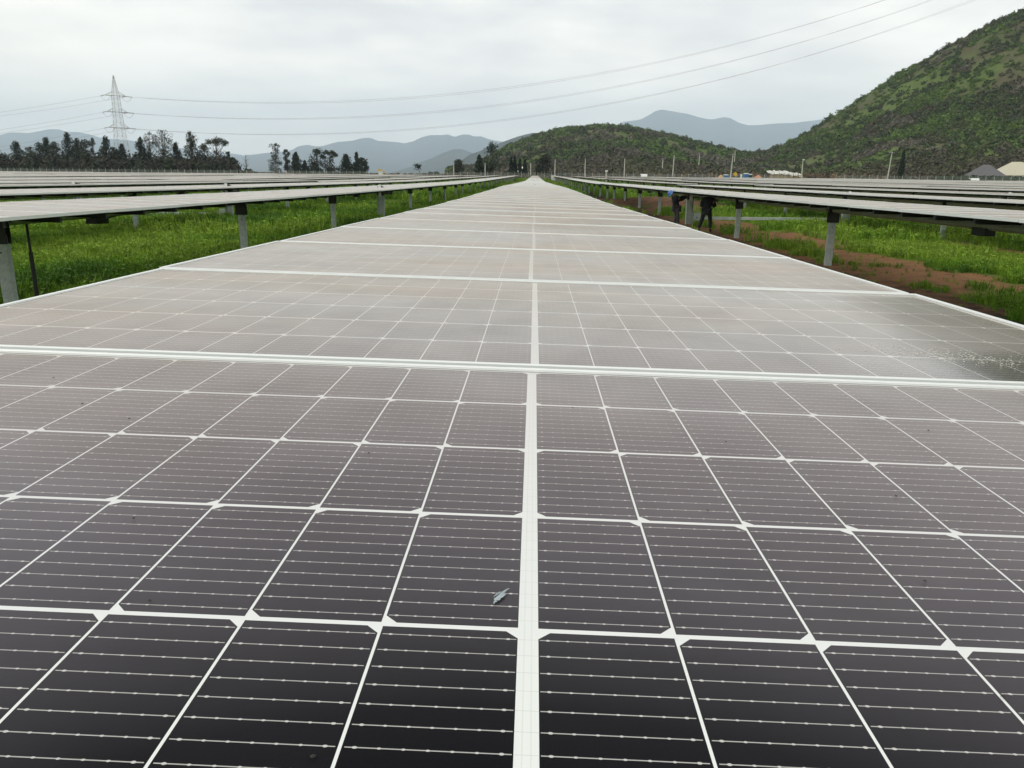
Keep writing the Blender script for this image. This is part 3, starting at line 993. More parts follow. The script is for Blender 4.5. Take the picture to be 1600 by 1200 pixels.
def tracker(k, b, lod, label, group):
    X = 6.7 * k
    TZ = -.135 if k < 0 else TUBE_Z
    r = random.Random(k * 31 + b * 7 + 1000)
    zo = 0 if k == 0 else r.uniform(-.035, .035) * (1 if abs(k) < 2 else 1.6)
    if abs(k) >= 1: zo -= (0.02 if k > 0 else .0)
    ti = TILT if k == 0 else (TILT + R(r.uniform(-.35, .45)) if k < 0 and k > -3 else (R(r.uniform(.1, 2.2)) if k < 0 else R(r.uniform(.2, .6) if k < 3 else r.uniform(-1.6, .5))))
    Yc = BLK * b + MOTY
    root = thing('solar_tracker', label, 'solar tracker', (X, Yc, top(Yc, k) + zo - .0), 0, group)
    oz = top(Yc, k)
    rel = lambda Y, dz=0., dx=0.: (dx, Y - Yc, top(Y, k) - oz + dz)
    # tube
    mb = MB()
    dxt = -math.sin(ti) * TZ * 0
    mb.tube([rel(y_, TZ) for y_ in tube_mesh(b, k)], .072, 12 if lod == 0 else 6)
    mb.build('torque_tube', M_TUBE, root, smooth=False)
    if lod == 0:
        for i, my in enumerate(MODY):
            Y = my + BLK * b
            jx = r.uniform(-.005, .005)
            if k == 0 and b == 0: jx = {0: 0., 1: 0., 2: -.006, 3: .004}.get(i, jx * 1.6)
            if k == 0 and b == 0 and i == 2: jx = 0.004
            if k == 0 and b == 0 and i == 3: jx = -.008
            jr = 0 if (k == 0 and i < 4) else r.uniform(-.0018, .0018)
            M_ = ME_MODW if (k == 0 and b == 0 and i == 2) else ME_MOD
            o = link('solar_module', M_, root, rel(Y, 0, jx), (slope(Y, k) + (0 if i < 4 else r.uniform(-.0012, .0012)), ti + jr, 0))
            link('module_frame', ME_FRM, o)
        yy = [MODY[0] - .525] + [(a + c) / 2 for a, c in zip(MODY[:-1], MODY[1:]) if c - a < 1.2] + [MODY[33] + .505, MODY[34] - .505, MODY[-1] + .525]
        for y_ in yy:
            Y = y_ + BLK * b
            link('module_rail', ME_RAIL, root, rel(Y), (slope(Y, k), ti, 0))
    else:
        mb = MB()
        for my in MODY:
            Y = my + BLK * b
            s = slope(Y, k)
            z = top(Y, k) - oz
            h = .517 * math.sin(s)
            for (hx, hy, zt, mi) in ((1.03, .507, .006, 0),):
                P = [(-hx, -hy), (hx, -hy), (hx, hy), (-hx, hy)]
                mb.face([(a, bb + Y - Yc, zt + z + bb * math.tan(s)) for a, bb in P], 0, P)
            mb.box((0, Y - Yc, z - .015), (2.08, 1.034, .036), 1)
            mb.box((0, Y - Yc + .5255, z - .078), (1.96, .04, .06), 2)
        o = mb.build('module_deck', [M_CELL, M_FRAME, M_HOUSE], root)
        o.rotation_euler = (0, ti, 0)
        tag(o, kind='stuff')
    for j, py_ in enumerate(POSTY):
        Y = py_ + BLK * b
        if lod == 2 and j % 1: continue
        p = link('post', ME_POST, root, rel(Y, TZ - .10), (0, 0, r.uniform(-.05, .05)))
        if lod < 2 or abs(k) < 5: link('bearing', ME_BEAR, p, (0, 0, .10))
    p = link('drive_post', ME_DPOST, root, rel(Yc, TZ - .22))
    if lod < 2:
        link('slew_drive', ME_SLEW, p, (0, 0, .22))
        link('drive_bracket', ME_BRK, p, (0, 0, .24))
    if lod < 2:
        for j, off in ((1, .55), (6, -.5)):
            link('damper', ME_DAMP, root, rel(POSTY[j] + off + BLK * b, TZ - .02, .02))
        for y_ in (12.1, 30.2, 47.5, 64.4): link('junction_box', ME_CBOX, root, rel(y_ + BLK * b, TZ - .10, .0))
    return root


SEC = ['nearest section', 'second section', 'third section', 'farthest section']
for b in range(4):
    for k in range(-32, 30):
        Y1 = BLK * b + 71.
        if abs(6.7 * k) - 1.1 > Y1 * .70: continue
        if k > 16 and b == 3: continue
        lod = 0 if (k == 0 and b <= 1) or (abs(k) == 1 and b <= 1) or (abs(k) == 2 and b == 0) else (1 if abs(k) <= 3 and b <= 1 else 2)
        sd_ = 'left' if k < 0 else 'right'
        if k == 0:
            lb, gr = ['solar tracker row filling the foreground, camera looking along its dark glass modules', 'solar tracker straight ahead, continuing the foreground row beyond its first gap',
                      'solar tracker straight ahead, third in line from the foreground', 'solar tracker straight ahead, last in line before the far fence'][b], 'trackers of the central row'
        elif abs(k) <= 12:
            lb, gr = f'solar tracker in the {word(abs(k))} row {sd_} of the central row, {SEC[b]}', f'rows of solar trackers on the {sd_}'
        else:
            lb, gr = f'distant solar tracker, a thin pale band far out on the {sd_}, {SEC[b]}', f'distant trackers on the {sd_}, {SEC[b]}'
        tracker(k, b, lod, lb, gr)

# drive beams joining the drive posts of neighbouring rows
for b, k0, k1, z, lb in ((0, 1, 2, .24, 'galvanised beam near the ground joining the drive posts behind the two men'), (0, -3, -2, .22, 'galvanised beam near the ground behind the left post, joining second and third rows'),
                         (1, -1, 0, .25, 'galvanised drive beam low in the grass farther down the rows, left of the central one')):
    Yb = BLK * b + MOTY + .16
    xa, xb = 6.7 * k0 + .16, 6.7 * k1 - .16
    z0 = float(ground(xb, Yb)) + z
    t = thing('drive_beam', lb, 'steel beam', ((xa + xb) / 2, Yb, z0))
    L = xb - xa
    MB().box((0, 0, 0), (L, .10, .12)).build('beam', M_GALV, t)
    for s in (-1, 1):
        MB().box((s * (L / 2 - .2), -.06, .06), (.30, .016, .34)).tube([(s * (L / 2 - .2), -.09, .02), (s * (L / 2 - .2), -.07, .02)], .03, 8, 1).build('end_plate', [M_GALV, M_HOUSE], t)
# pale tracker control boxes on the second rows' drive posts
for k, b, lb in ((2, 0, 'pale grey control box on the drive post behind the nearest right-hand post'), (-2, 0, 'pale grey control box on the drive post seen past the nearest left posts')):
    Y = MOTY + BLK * b
    t = thing('control_box', lb, 'control box', (6.7 * k, Y - .30, top(Y, k) - .62))
    MB().box((0, 0, 0), (.34, .16, .42)).box((0, -.085, 0), (.30, .012, .38)).build('enclosure', M_WHITEBOX, t)
    MB().tube([(0, .0, .2), (.0, .0, .5), (.0, .1, .56)], .03, 8).build('conduit', M_WHITEBOX, t)
# white cabinet at the end of the first right-hand row
Y = 286
t = thing('inverter_cabinet', 'small white cabinet at the far end of the first row on the right', 'cabinet', (5.6, 250, float(ground(5.6, 250))))
MB().box((0, 0, .95), (1.3, .6, 1.5)).box((0, 0, 1.72), (1.4, .7, .05)).build('enclosure', M_WHITEBOX, t)
for s in (-1, 1): MB().box((s * .5, 0, .1), (.1, .4, .2)).build('leg', M_GALV, t)


# ------------------------------------------------------------------ marks on the glass
def on_glass(xl, Yl):
    """point on module plane of the nearest modules, panel-frame coordinates (x, y from first cell line)"""
    Y = Yl + .2584
    return Vector((xl, Y, top(Y, 0) - math.sin(TILT) * xl + .0016))


def flecks(name, pts, col, label, cat, seed=1):
    q = simple(name + '_crust', col, .8, 0, .1, 200)
    r = random.Random(seed)
    mb = MB()
    o0 = on_glass(*pts[0][:2])
    for (cx, cy, a, b_, ang) in pts:
        n = 9
        P = []
        for k in range(n):
            t_ = 6.283 * k / n
            rr = 1 + r.uniform(-.35, .3)
            u_, v_ = math.cos(t_) * a * rr, math.sin(t_) * b_ * rr
            P.append(on_glass(cx + u_ * math.cos(ang) - v_ * math.sin(ang), cy + u_ * math.sin(ang) + v_ * math.cos(ang)) - o0)
        c = sum(P, Vector()) / n + Vector((0, 0, .0012))
        for k in range(n): mb.face([P[k], P[(k + 1) % n], c])
    o = mb.build(name, q)
    o.location = o0
    return tag(o, label, cat)


flecks('bird_dropping', [(-.0186, .2040, .0016, .0062, -.55), (-.0170, .2090, .0009, .0070, -.5), (-.0200, .2075, .0007, .0050, -.62), (-.0215, .1975, .0014, .0012, 0), (-.0206, .2003, .0019, .0016, .3), (-.0150, .2120, .0004, .0035, -.6), (-.0222, .1950, .0006, .0006, 0)], (.32, .38, .41),
       'small bluish white bird dropping on the glass just left of the centre strip', 'bird dropping', 2)
pp = []
r2 = random.Random(5)
for i in range(300):
    t_ = r2.random()
    cx = .60 + t_ * .34 + r2.gauss(0, .03)
    cy = 1.100 - .085 * t_ + .03 * math.sin(t_ * 9) + r2.gauss(0, .016 + .012 * t_)
    if cx > 1.02: continue
    if i % 3 == 0: cx, cy = .70 + r2.gauss(0, .045), 1.075 + r2.gauss(0, .02)
    pp.append((cx, cy, r2.uniform(.0005, .0026), r2.uniform(.00025, .0006), r2.uniform(-1.2, 1.2)))
flecks('dried_splash', pp, (.50, .50, .46), 'scatter of dried white flecks on the washed dark corner of the second module, right edge', 'dried splash', 3)
pp = []
for px_, py_ in ((.21, .55), (-.31, .30), (.46, .62), (-.16, .47), (-.62, .71), (.12, .14), (.33, .41), (-.44, .55), (.28, .25), (-.1, .05), (.05, .66), (.62, .52), (.26, .12), (-.24, .18), (.15, .36), (-.52, .6), (.4, .18)):
    pp.append((px_, py_, .0013, .0011, 0))
flecks('dirt_specks', pp, (.03, .028, .025), 'few tiny dark specks of dirt scattered on the nearest module', 'dirt specks', 4)

# ------------------------------------------------------------------ grass tufts


def tuft(seed, blades, leaves):
    r = np.random.RandomState(seed)
    V, Fc = [], []
    for i in range(blades):
        a = r.uniform(0, 6.28); rr = r.uniform(0, .5)
        b0 = np.array([math.cos(a) * rr, math.sin(a) * rr, -.1])
        h = r.uniform(.45, 1.0)
        ln = r.uniform(0, 6.28); l = r.uniform(.1, .5)
        tip = b0 + np.array([math.cos(ln) * l, math.sin(ln) * l, h + .1])
        midp = b0 * .5 + tip * .5 + np.array([0, 0, .12])
        sd = np.array([-math.sin(ln + r.uniform(-1, 1)), math.cos(ln), 0]) * .04
        k = len(V)
        V += [b0 - sd, b0 + sd, midp + sd * .8, midp - sd * .8]
        Fc.append([k, k + 1, k + 2, k + 3])
        k = len(V)
        V += [midp - sd * .8, midp + sd * .8, tip + sd * .1, tip - sd * .1]
        Fc.append([k, k + 1, k + 2, k + 3])
    for i in range(leaves):
        a = r.uniform(0, 6.28); rr = r.uniform(0, .55)
        p = np.array([math.cos(a) * rr, math.sin(a) * rr, r.uniform(.2, .75)])
        n = np.array([r.normal() * .5, r.normal() * .5, 1.])
        u_ = np.cross(n, [math.cos(a), math.sin(a), 0]); u_ /= np.linalg.norm(u_)
        v_ = np.cross(n, u_); v_ /= np.linalg.norm(v_)
        s = r.uniform(.07, .16)
        k = len(V)
        V += [p - u_ * s, p - v_ * s * .8, p + u_ * s, p + v_ * s * .8]
        Fc.append([k, k + 1, k + 2, k + 3])
    return np.array(V), np.array(Fc)


GRT = [tuft(s, 15, 4) for s in range(5)] + [tuft(9, 6, 13)]
rg = np.random.RandomState(77)


def grass_patch(name, x0, x1, y0, y1, per, smin, smax, label):
    n = int((x1 - x0) * (y1 - y0) * per)
    X, Y = rg.uniform(x0, x1, n), rg.uniform(y0, y1, n)
    s, _ = soil(X, Y)
    m = (np.abs(X) < .80 * Y + 1) & (rg.uniform(0, 1, n) > s * .93) & (np.abs(X) > 1.2)
    X, Y, s = X[m], Y[m], s[m]
    Z = ground(X, Y)
    a = fbm(X * .35 + 60, Y * .35, 3) + rg.normal(0, .06, len(X))
    b = fbm(X * .13, Y * .13 + 70, 3)
    dark, mid, lite = np.array((.050, .125, .008)), np.array((.12, .235, .014)), np.array((.185, .29, .028))
    t_ = np.clip((a - .3) / .4, 0, 1)[:, None]
    col = np.where(t_ < .5, dark + (mid - dark) * t_ * 2, mid + (lite - mid) * (t_ * 2 - 1))
    under = np.abs(X / 6.7 - np.round(X / 6.7)) * 6.7          # lush and darker green in the drip line of the tables
    col = col * rg.uniform(.8, 1.25, (len(X), 1))
    sc = rg.uniform(smin, smax, len(X)) * (.65 + .8 * b) * (1 - .62 * s)
    scatter(name, GRT, np.stack([X, Y, Z], 1), sc, col, M_GRASS, label)


grass_patch('grass', -20, -2.2, 6, 24, 50, .14, .28, 'lush green grass and clover under the near left tables')
grass_patch('grass', 2.2, 20, 6, 24, 60, .11, .23, 'green grass broken by bare earth beside the near right tables')
grass_patch('grass', -46, 46, 24, 56, 8, .26, .46, 'green grass between the rows farther back')
grass_patch('grass', -60, 60, 56, 130, 1.6, .4, .75, 'green grass between the distant rows')
grass_patch('grass', -30, 30, 130, 290, .5, .5, .9, 'green grass between the farthest rows')

# ------------------------------------------------------------------ far fence, poles, buildings, odds and ends


def fence(name, xa, xb, Y, n, label, h=2.6):
    t = thing(name, label, 'fence', ((xa + xb) / 2, Y, 0))
    xs_ = np.linspace(xa, xb, n)
    pb = MB().box((0, 0, h / 2 - .2), (.12, .12, h + .2)).bar((0, 0, h), (0, -.3, h + .3), .07)
    me = pb.mesh('fence_post', [M_WOODP])
    for x_ in xs_: link('fence_post', me, t, (x_ - t.location.x, 0, float(ground(x_, Y))))
    mb = MB()
    for i in range(len(xs_) - 1):
        a, b = xs_[i] - t.location.x, xs_[i + 1] - t.location.x
        za, zb = float(ground(xs_[i], Y)), float(ground(xs_[i + 1], Y))
        for hh in (.15, .6, 1.05, 1.5, 1.95, 2.4): mb.bar((a, 0, za + hh), (b, 0, zb + hh), .03)
        for q_ in np.linspace(0, 1, 12)[:-1]: mb.bar((a + (b - a) * q_, 0, za + .1 + (zb - za) * q_), (a + (b - a) * q_, 0, za + 2.4 + (zb - za) * q_), .022)
    mb.build('wire_mesh', M_GALV, t)


fence('perimeter_fence', -215, -112, 303, 42, 'wire fence on concrete posts along the far edge, in front of the dense left trees')
fence('perimeter_fence', -111, 0, 303, 45, 'wire fence on concrete posts along the far edge, left of the central row')
fence('perimeter_fence', 1, 95, 303, 38, 'wire fence on concrete posts along the far edge, below the middle hill')
fence('perimeter_fence', 110, 215, 300, 36, 'wire fence on concrete posts along the far edge, below the right hill')


def pole(px, yt, yb, Y, label, tilt=0., cross=True, lamp=False):
    p = at(px, yb, Y)
    gz = float(ground(p.x, p.y)) if yb > 264 and Y < 420 else p.z
    tp = at(px, yt, Y)
    H = tp.z - gz
    t = thing('utility_pole', label, 'utility pole', (p.x, p.y, gz), 0, 'poles beyond the field')
    t.rotation_euler = (0, tilt, 0)
    MB().tube([(0, 0, -.3), (0, 0, H * .5), (0, 0, H)], [.26, .21, .15], 8).build('shaft', M_WOODP, t)
    if cross:
        mb = MB().box((0, -.2, H - .5), (1.9, .1, .12))
        for x_ in (-.85, 0, .85): mb.tube([(x_, -.2, H - .44), (x_, -.2, H - .2)], .06, 6, 1)
        mb.build('crossarm', [M_BARK, M_WHITEBOX], t)
    if lamp:
        MB().tube([(0, 0, H - .2), (0, -.6, H + .1)], .06, 6).box((0, -.6, H + .1), (.55, .7, .4), 1).build('lamp_head', [M_GALV, M_WHITEBOX], t)
    return t


for a in ((867, 249, 270, 330, 'pale pole just right of the round tree beyond the central row'), (914, 248, 268, 335, 'pale pole before the bright green patch of the middle hill'),
          (975, 248, 278, 320, 'pale pole below the middle of the central hill'), (1035, 247, 262, 440, 'faint far pole on the lower slope, left of the tall slim one'),
          (1050.5, 243, 279, 318, 'tall slim pale pole below the right slope of the middle hill', R(1.2)), (1092, 240, 257, 450, 'faint far pole on the saddle slope'),
          (1141, 240, 279, 300, 'tall pole beside the blue cabin and sand heap', R(2.0)), (1147.5, 234, 252, 460, 'far faint pole with crossarm just above the tall pole by the sand heap'),
          (758, 255, 274, 330, 'short pale pole between the conical tree and the big dark tree'), (709, 255, 274, 325, 'short pale pole left of the pale bushy tree'),
          (829, 255, 274, 330, 'short pale pole right of the white house')):
    pole(*a[:5], tilt=a[5] if len(a) > 5 else 0, cross=a[3] > 400 or a[0] in (1141,))
pole(1252, 250, 279, 305, 'lamp pole with white head at the end of the ragged shed', 0, False, True)
pole(1386, 237, 281, 300, 'tall leaning pole with crossarm left of the black cypress', R(3))
p = pole(947, 268, 278, 200, 'short post with round white head above the right-hand tables', 0, False, True)

M_WALLW = simple('white_wall', (.62, .62, .58), .8, 0, .1, .6)
M_TILE = simple('grey_roof', (.10, .10, .105), .8, 0, .2, 1)
M_CREAM = simple('cream_roof', (.46, .44, .34), .8, 0, .12, 1)
M_ORNG = simple('terracotta_roof', (.42, .26, .12), .8, 0, .2, 1)
M_GLASSD = simple('window_glass', (.02, .025, .03), .15, 0, .1)
M_STRAW = simple('straw_panel', (.32, .23, .12), .9, 0, .5, 1.2)
M_TARP = simple('torn_sheeting', (.50, .50, .46), .7, 0, .35, .9)
M_SAND = simple('sand', (.42, .27, .15), .95, 0, .2, .8)
M_BLUE = simple('blue_plastic', (.03, .13, .28), .5, 0, .2, 1)
M_YEL = simple('yellow_paint', (.55, .33, .03), .6, 0, .15, 2)
M_VAN = simple('vehicle_paint', (.72, .73, .72), .3, 0, .04, 2)


def house(px, ytop, wpx, Y, roofm, label, wallh=2.8, roofh=1.6, depth=7., cat='house'):
    p = at(px, 276, Y)
    gz = float(ground(p.x, p.y)) if Y < 450 else 0
    W_ = wpx / F * Y
    tp = at(px, ytop, Y).z - gz
    wallh = max(1.5, tp - roofh)
    t = thing('house', label, cat, (p.x, p.y, gz))
    wl = MB().box((0, depth / 2, wallh / 2 - .2), (W_ * .9, depth, wallh + .4)).build('wall', M_WALLW, t)
    mb = MB()
    a, b, rz = W_ / 2, depth / 2 + .5, W_ * .12
    E0 = [(-a, -.5, wallh), (a, -.5, wallh), (a, depth + .5, wallh), (-a, depth + .5, wallh)]
    T0 = [(-rz, depth / 2, wallh + roofh), (rz, depth / 2, wallh + roofh)]
    mb.face([E0[0], E0[1], T0[1], T0[0]]).face([E0[1], E0[2], T0[1]]).face([E0[2], E0[3], T0[0], T0[1]]).face([E0[3], E0[0], T0[0]])
    mb.box((0, depth / 2, wallh - .08), (W_, depth + 1, .12))
    mb.build('roof', roofm, t)
    for x_ in (-.28, .05, .3):
        f_ = MB().box((x_ * W_, -.03, wallh * .55), (1.1, .08, 1.0)).build('window', M_WALLW, t)
        MB().box((0, 0, 0), (.94, .03, .84)).build('pane', M_GLASSD, f_).location = (x_ * W_, -.06, wallh * .55)
    MB().box((.17 * W_, -.03, 1.0), (.9, .07, 2.0)).build('door', M_BARK, t)
    return t


house(1551, 257, 42, 316, M_TILE, 'low house with a dark grey hipped roof at the foot of the right hill', roofh=4.4, depth=11)
house(1600, 252.5, 64, 325, M_CREAM, 'house with a cream and orange roof at the right edge', roofh=5.2, depth=12)
house(811, 259, 24, 372, M_WALLW, 'white house half hidden by cypresses left of the central row end', roofh=1.2, depth=7)
# ragged open shed
Y = 312
p = at(1228, 279, Y)
gz = float(ground(p.x, p.y))
t = thing('ragged_shed', 'long ragged shed with straw walls and torn white roof sheeting', 'shed', (p.x, p.y, gz))
L = 50 / F * Y
mb = MB()
r3 = random.Random(2)
nseg = 16
for row in range(3):
    for i in range(nseg):
        x0, x1 = -L / 2 + L * i / nseg, -L / 2 + L * (i + 1) / nseg + .1
        z0 = 3.9 - .06 * i * (i > 9) + r3.uniform(-.15, .2)
        y0 = row * 1.6 - .3
        z1 = z0 - .9 + row * .35
        mb.face([(x0, y0, z1 - .3), (x1, y0, z1 - .3 + r3.uniform(-.15, .15)), (x1, y0 + 1.8, z1 + .4), (x0, y0 + 1.8, z1 + .4 + r3.uniform(-.1, .1))])
mb.build('roof', M_TARP, t)
mb = MB()
for i in range(30):
    x0 = -L / 2 + L * i / 30
    mb.box((x0 + L / 60, .2, 1.2 + r3.uniform(-.1, .1)), (L / 30 - r3.uniform(0, .12), .06, 2.9 + r3.uniform(-.35, .2)), 0)
mb.build('wall', M_STRAW, t)
for i in range(8): MB().tube([(-L / 2 + L * i / 7, -.1, -.2), (-L / 2 + L * i / 7 + r3.uniform(-.1, .1), -.1, 3.3)], .08, 6).build('post', M_BARK, t)


def heap(px, wpx, ytop, Y, label, material=M_SAND):
    p = at(px, 276, Y); gz = float(ground(p.x, p.y)); H = at(px, ytop, Y).z - gz; W_ = wpx / F * Y
    n = 22
    V = []; u_ = np.linspace(-1, 1, n)
    A, B = np.meshgrid(u_, u_)
    rr = np.hypot(A, B)
    Z = H * np.clip(1.02 - rr, 0, 1) ** .9 * (.75 + .5 * fbm(A * 2.5 + px, B * 2.5, 3)) - .05
    V = np.stack([A * W_ / 2, B * W_ / 2, Z], -1).reshape(-1, 3)
    ix = np.arange(n * n).reshape(n, n)
    FQ = np.stack([ix[:-1, :-1], ix[:-1, 1:], ix[1:, 1:], ix[1:, :-1]], -1).reshape(-1, 4)
    o = link('sand_heap', np_mesh('sand_heap', V, FQ, material, smooth=True), None, (p.x, p.y, gz))
    return tag(o, label, 'sand heap')


heap(1126, 18, 272, 290, 'pale sand heap left of the tall pole and blue cabin')
heap(1185, 22, 272, 292, 'orange sand heap between the blue cabins and the ragged shed', simple('orange_sand', (.42, .20, .11), .95, 0, .2, .8))


def cabin(px, ytop, Y, wpx, col, label):
    p = at(px, 276, Y); gz = float(ground(p.x, p.y)); H = at(px, ytop, Y).z - gz; W_ = wpx / F * Y
    t = thing('site_cabin', label, 'cabin', (p.x, p.y, gz), rnd.uniform(-.2, .2))
    MB().box((0, 0, H * .45), (W_, W_, H * .9)).build('body', col, t)
    MB().box((0, 0, H * .93), (W_ * 1.06, W_ * 1.06, H * .08)).box((0, 0, H * .985), (W_ * .7, W_ * .7, H * .05)).build('roof', M_WHITEBOX, t)
    MB().box((0, -W_ / 2 - .03, H * .45), (W_ * .7, .05, H * .78)).build('door', col, t)


cabin(1134.5, 272.5, 286, 6, M_BLUE, 'blue cabin with white roof just left of the tall pole')
cabin(1165.5, 270.5, 288, 6.5, M_BLUE, 'taller blue cabin right of the yellow sign')
cabin(1172, 272, 292, 5, simple('dark_plastic', (.02, .022, .02), .6), 'black cabin touching the right side of the taller blue cabin')
cabin(1158, 272, 284, 2.4, M_WHITEBOX, 'small white cabin between yellow sign and taller blue cabin')
p = at(1148.5, 278, 283)
t = thing('road_sign', 'yellow diamond warning sign on a post near the tall pole', 'road sign', (p.x, p.y, float(ground(p.x, p.y))))
MB().box((0, 0, 1.2), (.08, .08, 2.8)).build('post', M_GALV, t)
MB().box((0, -.07, 2.6), (1.15, .05, 1.15), 0, Matrix.Rotation(R(45), 3, 'Y')).build('sign_plate', M_YEL, t)


def van(px, ytop, Y, label, rz=R(90), L=4.6, W_=1.9):
    p = at(px, 278, Y); gz = float(ground(p.x, p.y)); H = min(2.3, max(1.8, at(px, ytop, Y).z - gz))
    t = thing('parked_van', label, 'van', (p.x, p.y, gz), rz)
    prof = [(-L / 2, .35), (-L / 2, H * .8), (-L / 2 + .25, H), (L / 2 - 1.9, H), (L / 2 - 1.1, H * .62), (L / 2 - .1, H * .5), (L / 2, .35)]
    mb = MB(); n = len(prof)
    for s in (-1, 1): mb.face([(a, s * W_ / 2, z_) for a, z_ in (prof if s > 0 else prof[::-1])])
    for i in range(n):
        a, b = prof[i], prof[(i + 1) % n]
        mb.face([(a[0], -W_ / 2, a[1]), (b[0], -W_ / 2, b[1]), (b[0], W_ / 2, b[1]), (a[0], W_ / 2, a[1])])
    mb.build('body', M_VAN, t)
    for s in (-1, 1): MB().box((-.2, s * (W_ / 2 + .01), H * .76), (L * .5, .02, H * .24)).build('window', M_GLASSD, t)
    for sx in (-1, 1):
        for s in (-1, 1): MB().tube([(sx * L * .32, s * (W_ / 2 - .2), .35), (sx * L * .32, s * (W_ / 2 + .02), .35)], .35, 14).build('wheel', M_DARK, t)


van(1521, 278.5, 222, 'white van whose roof shows over the tables before the dark hedge', R(75))
van(1005, 272, 262, 'small white van whose roof shows over the tables below the middle hill')
# yellow site machine far left of centre
p = at(596, 274, 292)
t = thing('site_loader', 'small machine with yellow top and white cab at the far edge of the left field', 'loader', (p.x, p.y, float(ground(p.x, p.y))), .3)
MB().box((0, 0, .9), (2.6, 1.6, .8)).build('chassis', M_YEL, t)
MB().box((-.3, 0, 1.9), (1.3, 1.4, 1.2)).box((-.3, 0, 2.55), (1.7, 1.6, .12)).build('cab', M_WHITEBOX, t)
MB().bar((.6, 0, 1.2), (1.1, 0, 2.5), .3).bar((1.1, 0, 2.5), (-.6, 0, 2.9), .3).box((-.7, 0, 2.95), (1.2, 1.0, .6)).build('boom', M_YEL, t)
for sx in (-.9, .9):
    for s in (-1, 1): MB().tube([(sx, s * .75, .45), (sx, s * 1.0, .45)], .45, 12).build('wheel', M_DARK, t)
# dark clipped hedge in front of the houses
PP, SS, CC = [], [], []
for i in range(420):
    px = rnd.uniform(1462, 1640)
    p = at(px, 276, rnd.uniform(304, 310)); p.z = float(ground(p.x, p.y)) - .1
    PP.append(p); SS.append(rnd.uniform(3.2, 4.6)); CC.append(np.array((.028, .040, .014)) * rnd.uniform(.7, 1.3))
scatter('hedge', BT, np.array(PP), np.array(SS), np.array(CC), M_LEAF, 'dark green hedge in front of the houses at the right', kind=None, cat='hedge')

# ------------------------------------------------------------------ pylon and conductors
M_LATT = simple('lattice_steel', (.34, .35, .35), .8, .0, .1, .3)
PY = 430.
PANG = R(50)
pb = at(195, 276, PY)
pt = at(176.5, 118, PY)
t = thing('lattice_pylon', 'tall pale lattice pylon with three short crossarms rising behind the left trees', 'pylon', (pb.x, pb.y, 0), PANG)
HT = pt.z
mb = MB()


def wid(z): return float(np.interp(z, [0, HT * .485, HT * .64, HT * .80, HT], [7.4, 3.9, 3.4, 3.0, .3])) / 2


zs_ = [0, .12, .22, .32, .40, .475, .54, .60, .66, .72, .78, .84, .90, .95, 1.0]
zs_ = [q_ * HT for q_ in zs_]
cor = lambda z, i: Vector((wid(z) * (1, 1, -1, -1)[i % 4], wid(z) * (1, -1, -1, 1)[i % 4], z))
for a, b in zip(zs_[:-1], zs_[1:]):
    for i in range(4):
        mb.bar(cor(a, i), cor(b, i), .12)
        mb.bar(cor(a, i), cor(b, i + 1), .07)
        mb.bar(cor(a, i + 1), cor(b, i), .07)
        mb.bar(cor(b, i), cor(b, i + 1), .07)
mb.build('tower', M_LATT, t)
arm_z = [at(180, q_, PY).z for q_ in (149.5, 175, 199.5)]
Rt = Matrix.Rotation(PANG, 3, 'Z')
for z in arm_z:
    mb = MB()
    w0 = wid(z)
    for s in (-1, 1):
        e = Vector((s * 5.4, 0, z))
        for yy in (-1, 1):
            mb.bar((s * w0, yy * w0, z), e, .16); mb.bar((s * w0, yy * w0, z + 1.8), e, .12)
        for q_ in (.33, .66):
            a = Vector((s * w0, w0, z)).lerp(e, q_); b = Vector((s * w0, -w0, z)).lerp(e, q_); c_ = Vector((s * w0, w0, z + 1.8)).lerp(e, q_)
            mb.bar(a, b, .1); mb.bar(a, c_, .1)
    mb.bar((-5.4, 0, z), (5.4, 0, z), .2)
    mb.build('crossarm', M_LATT, t)
M_WIRE = simple('conductor', (.26, .26, .27), .6, .3, .05, 1)
M_INS = simple('insulator', (.35, .36, .36), .4, 0, .1, 3)


def conductor(A, B, sag, t1, label, rad=.045, ins=3.2):
    A, B = Vector(A), Vector(B)
    pts = []
    for i in range(49):
        s = i / 48 * t1
        p = A.lerp(B, s)
        p.z -= 4 * sag * s * (1 - s)
        pts.append(p - A)
    o = MB().tube(pts, rad, 5, cap=False).build('power_cable', M_WIRE)
    o.location = A
    tag(o, label, 'power cable', 'cables strung from the lattice pylon')


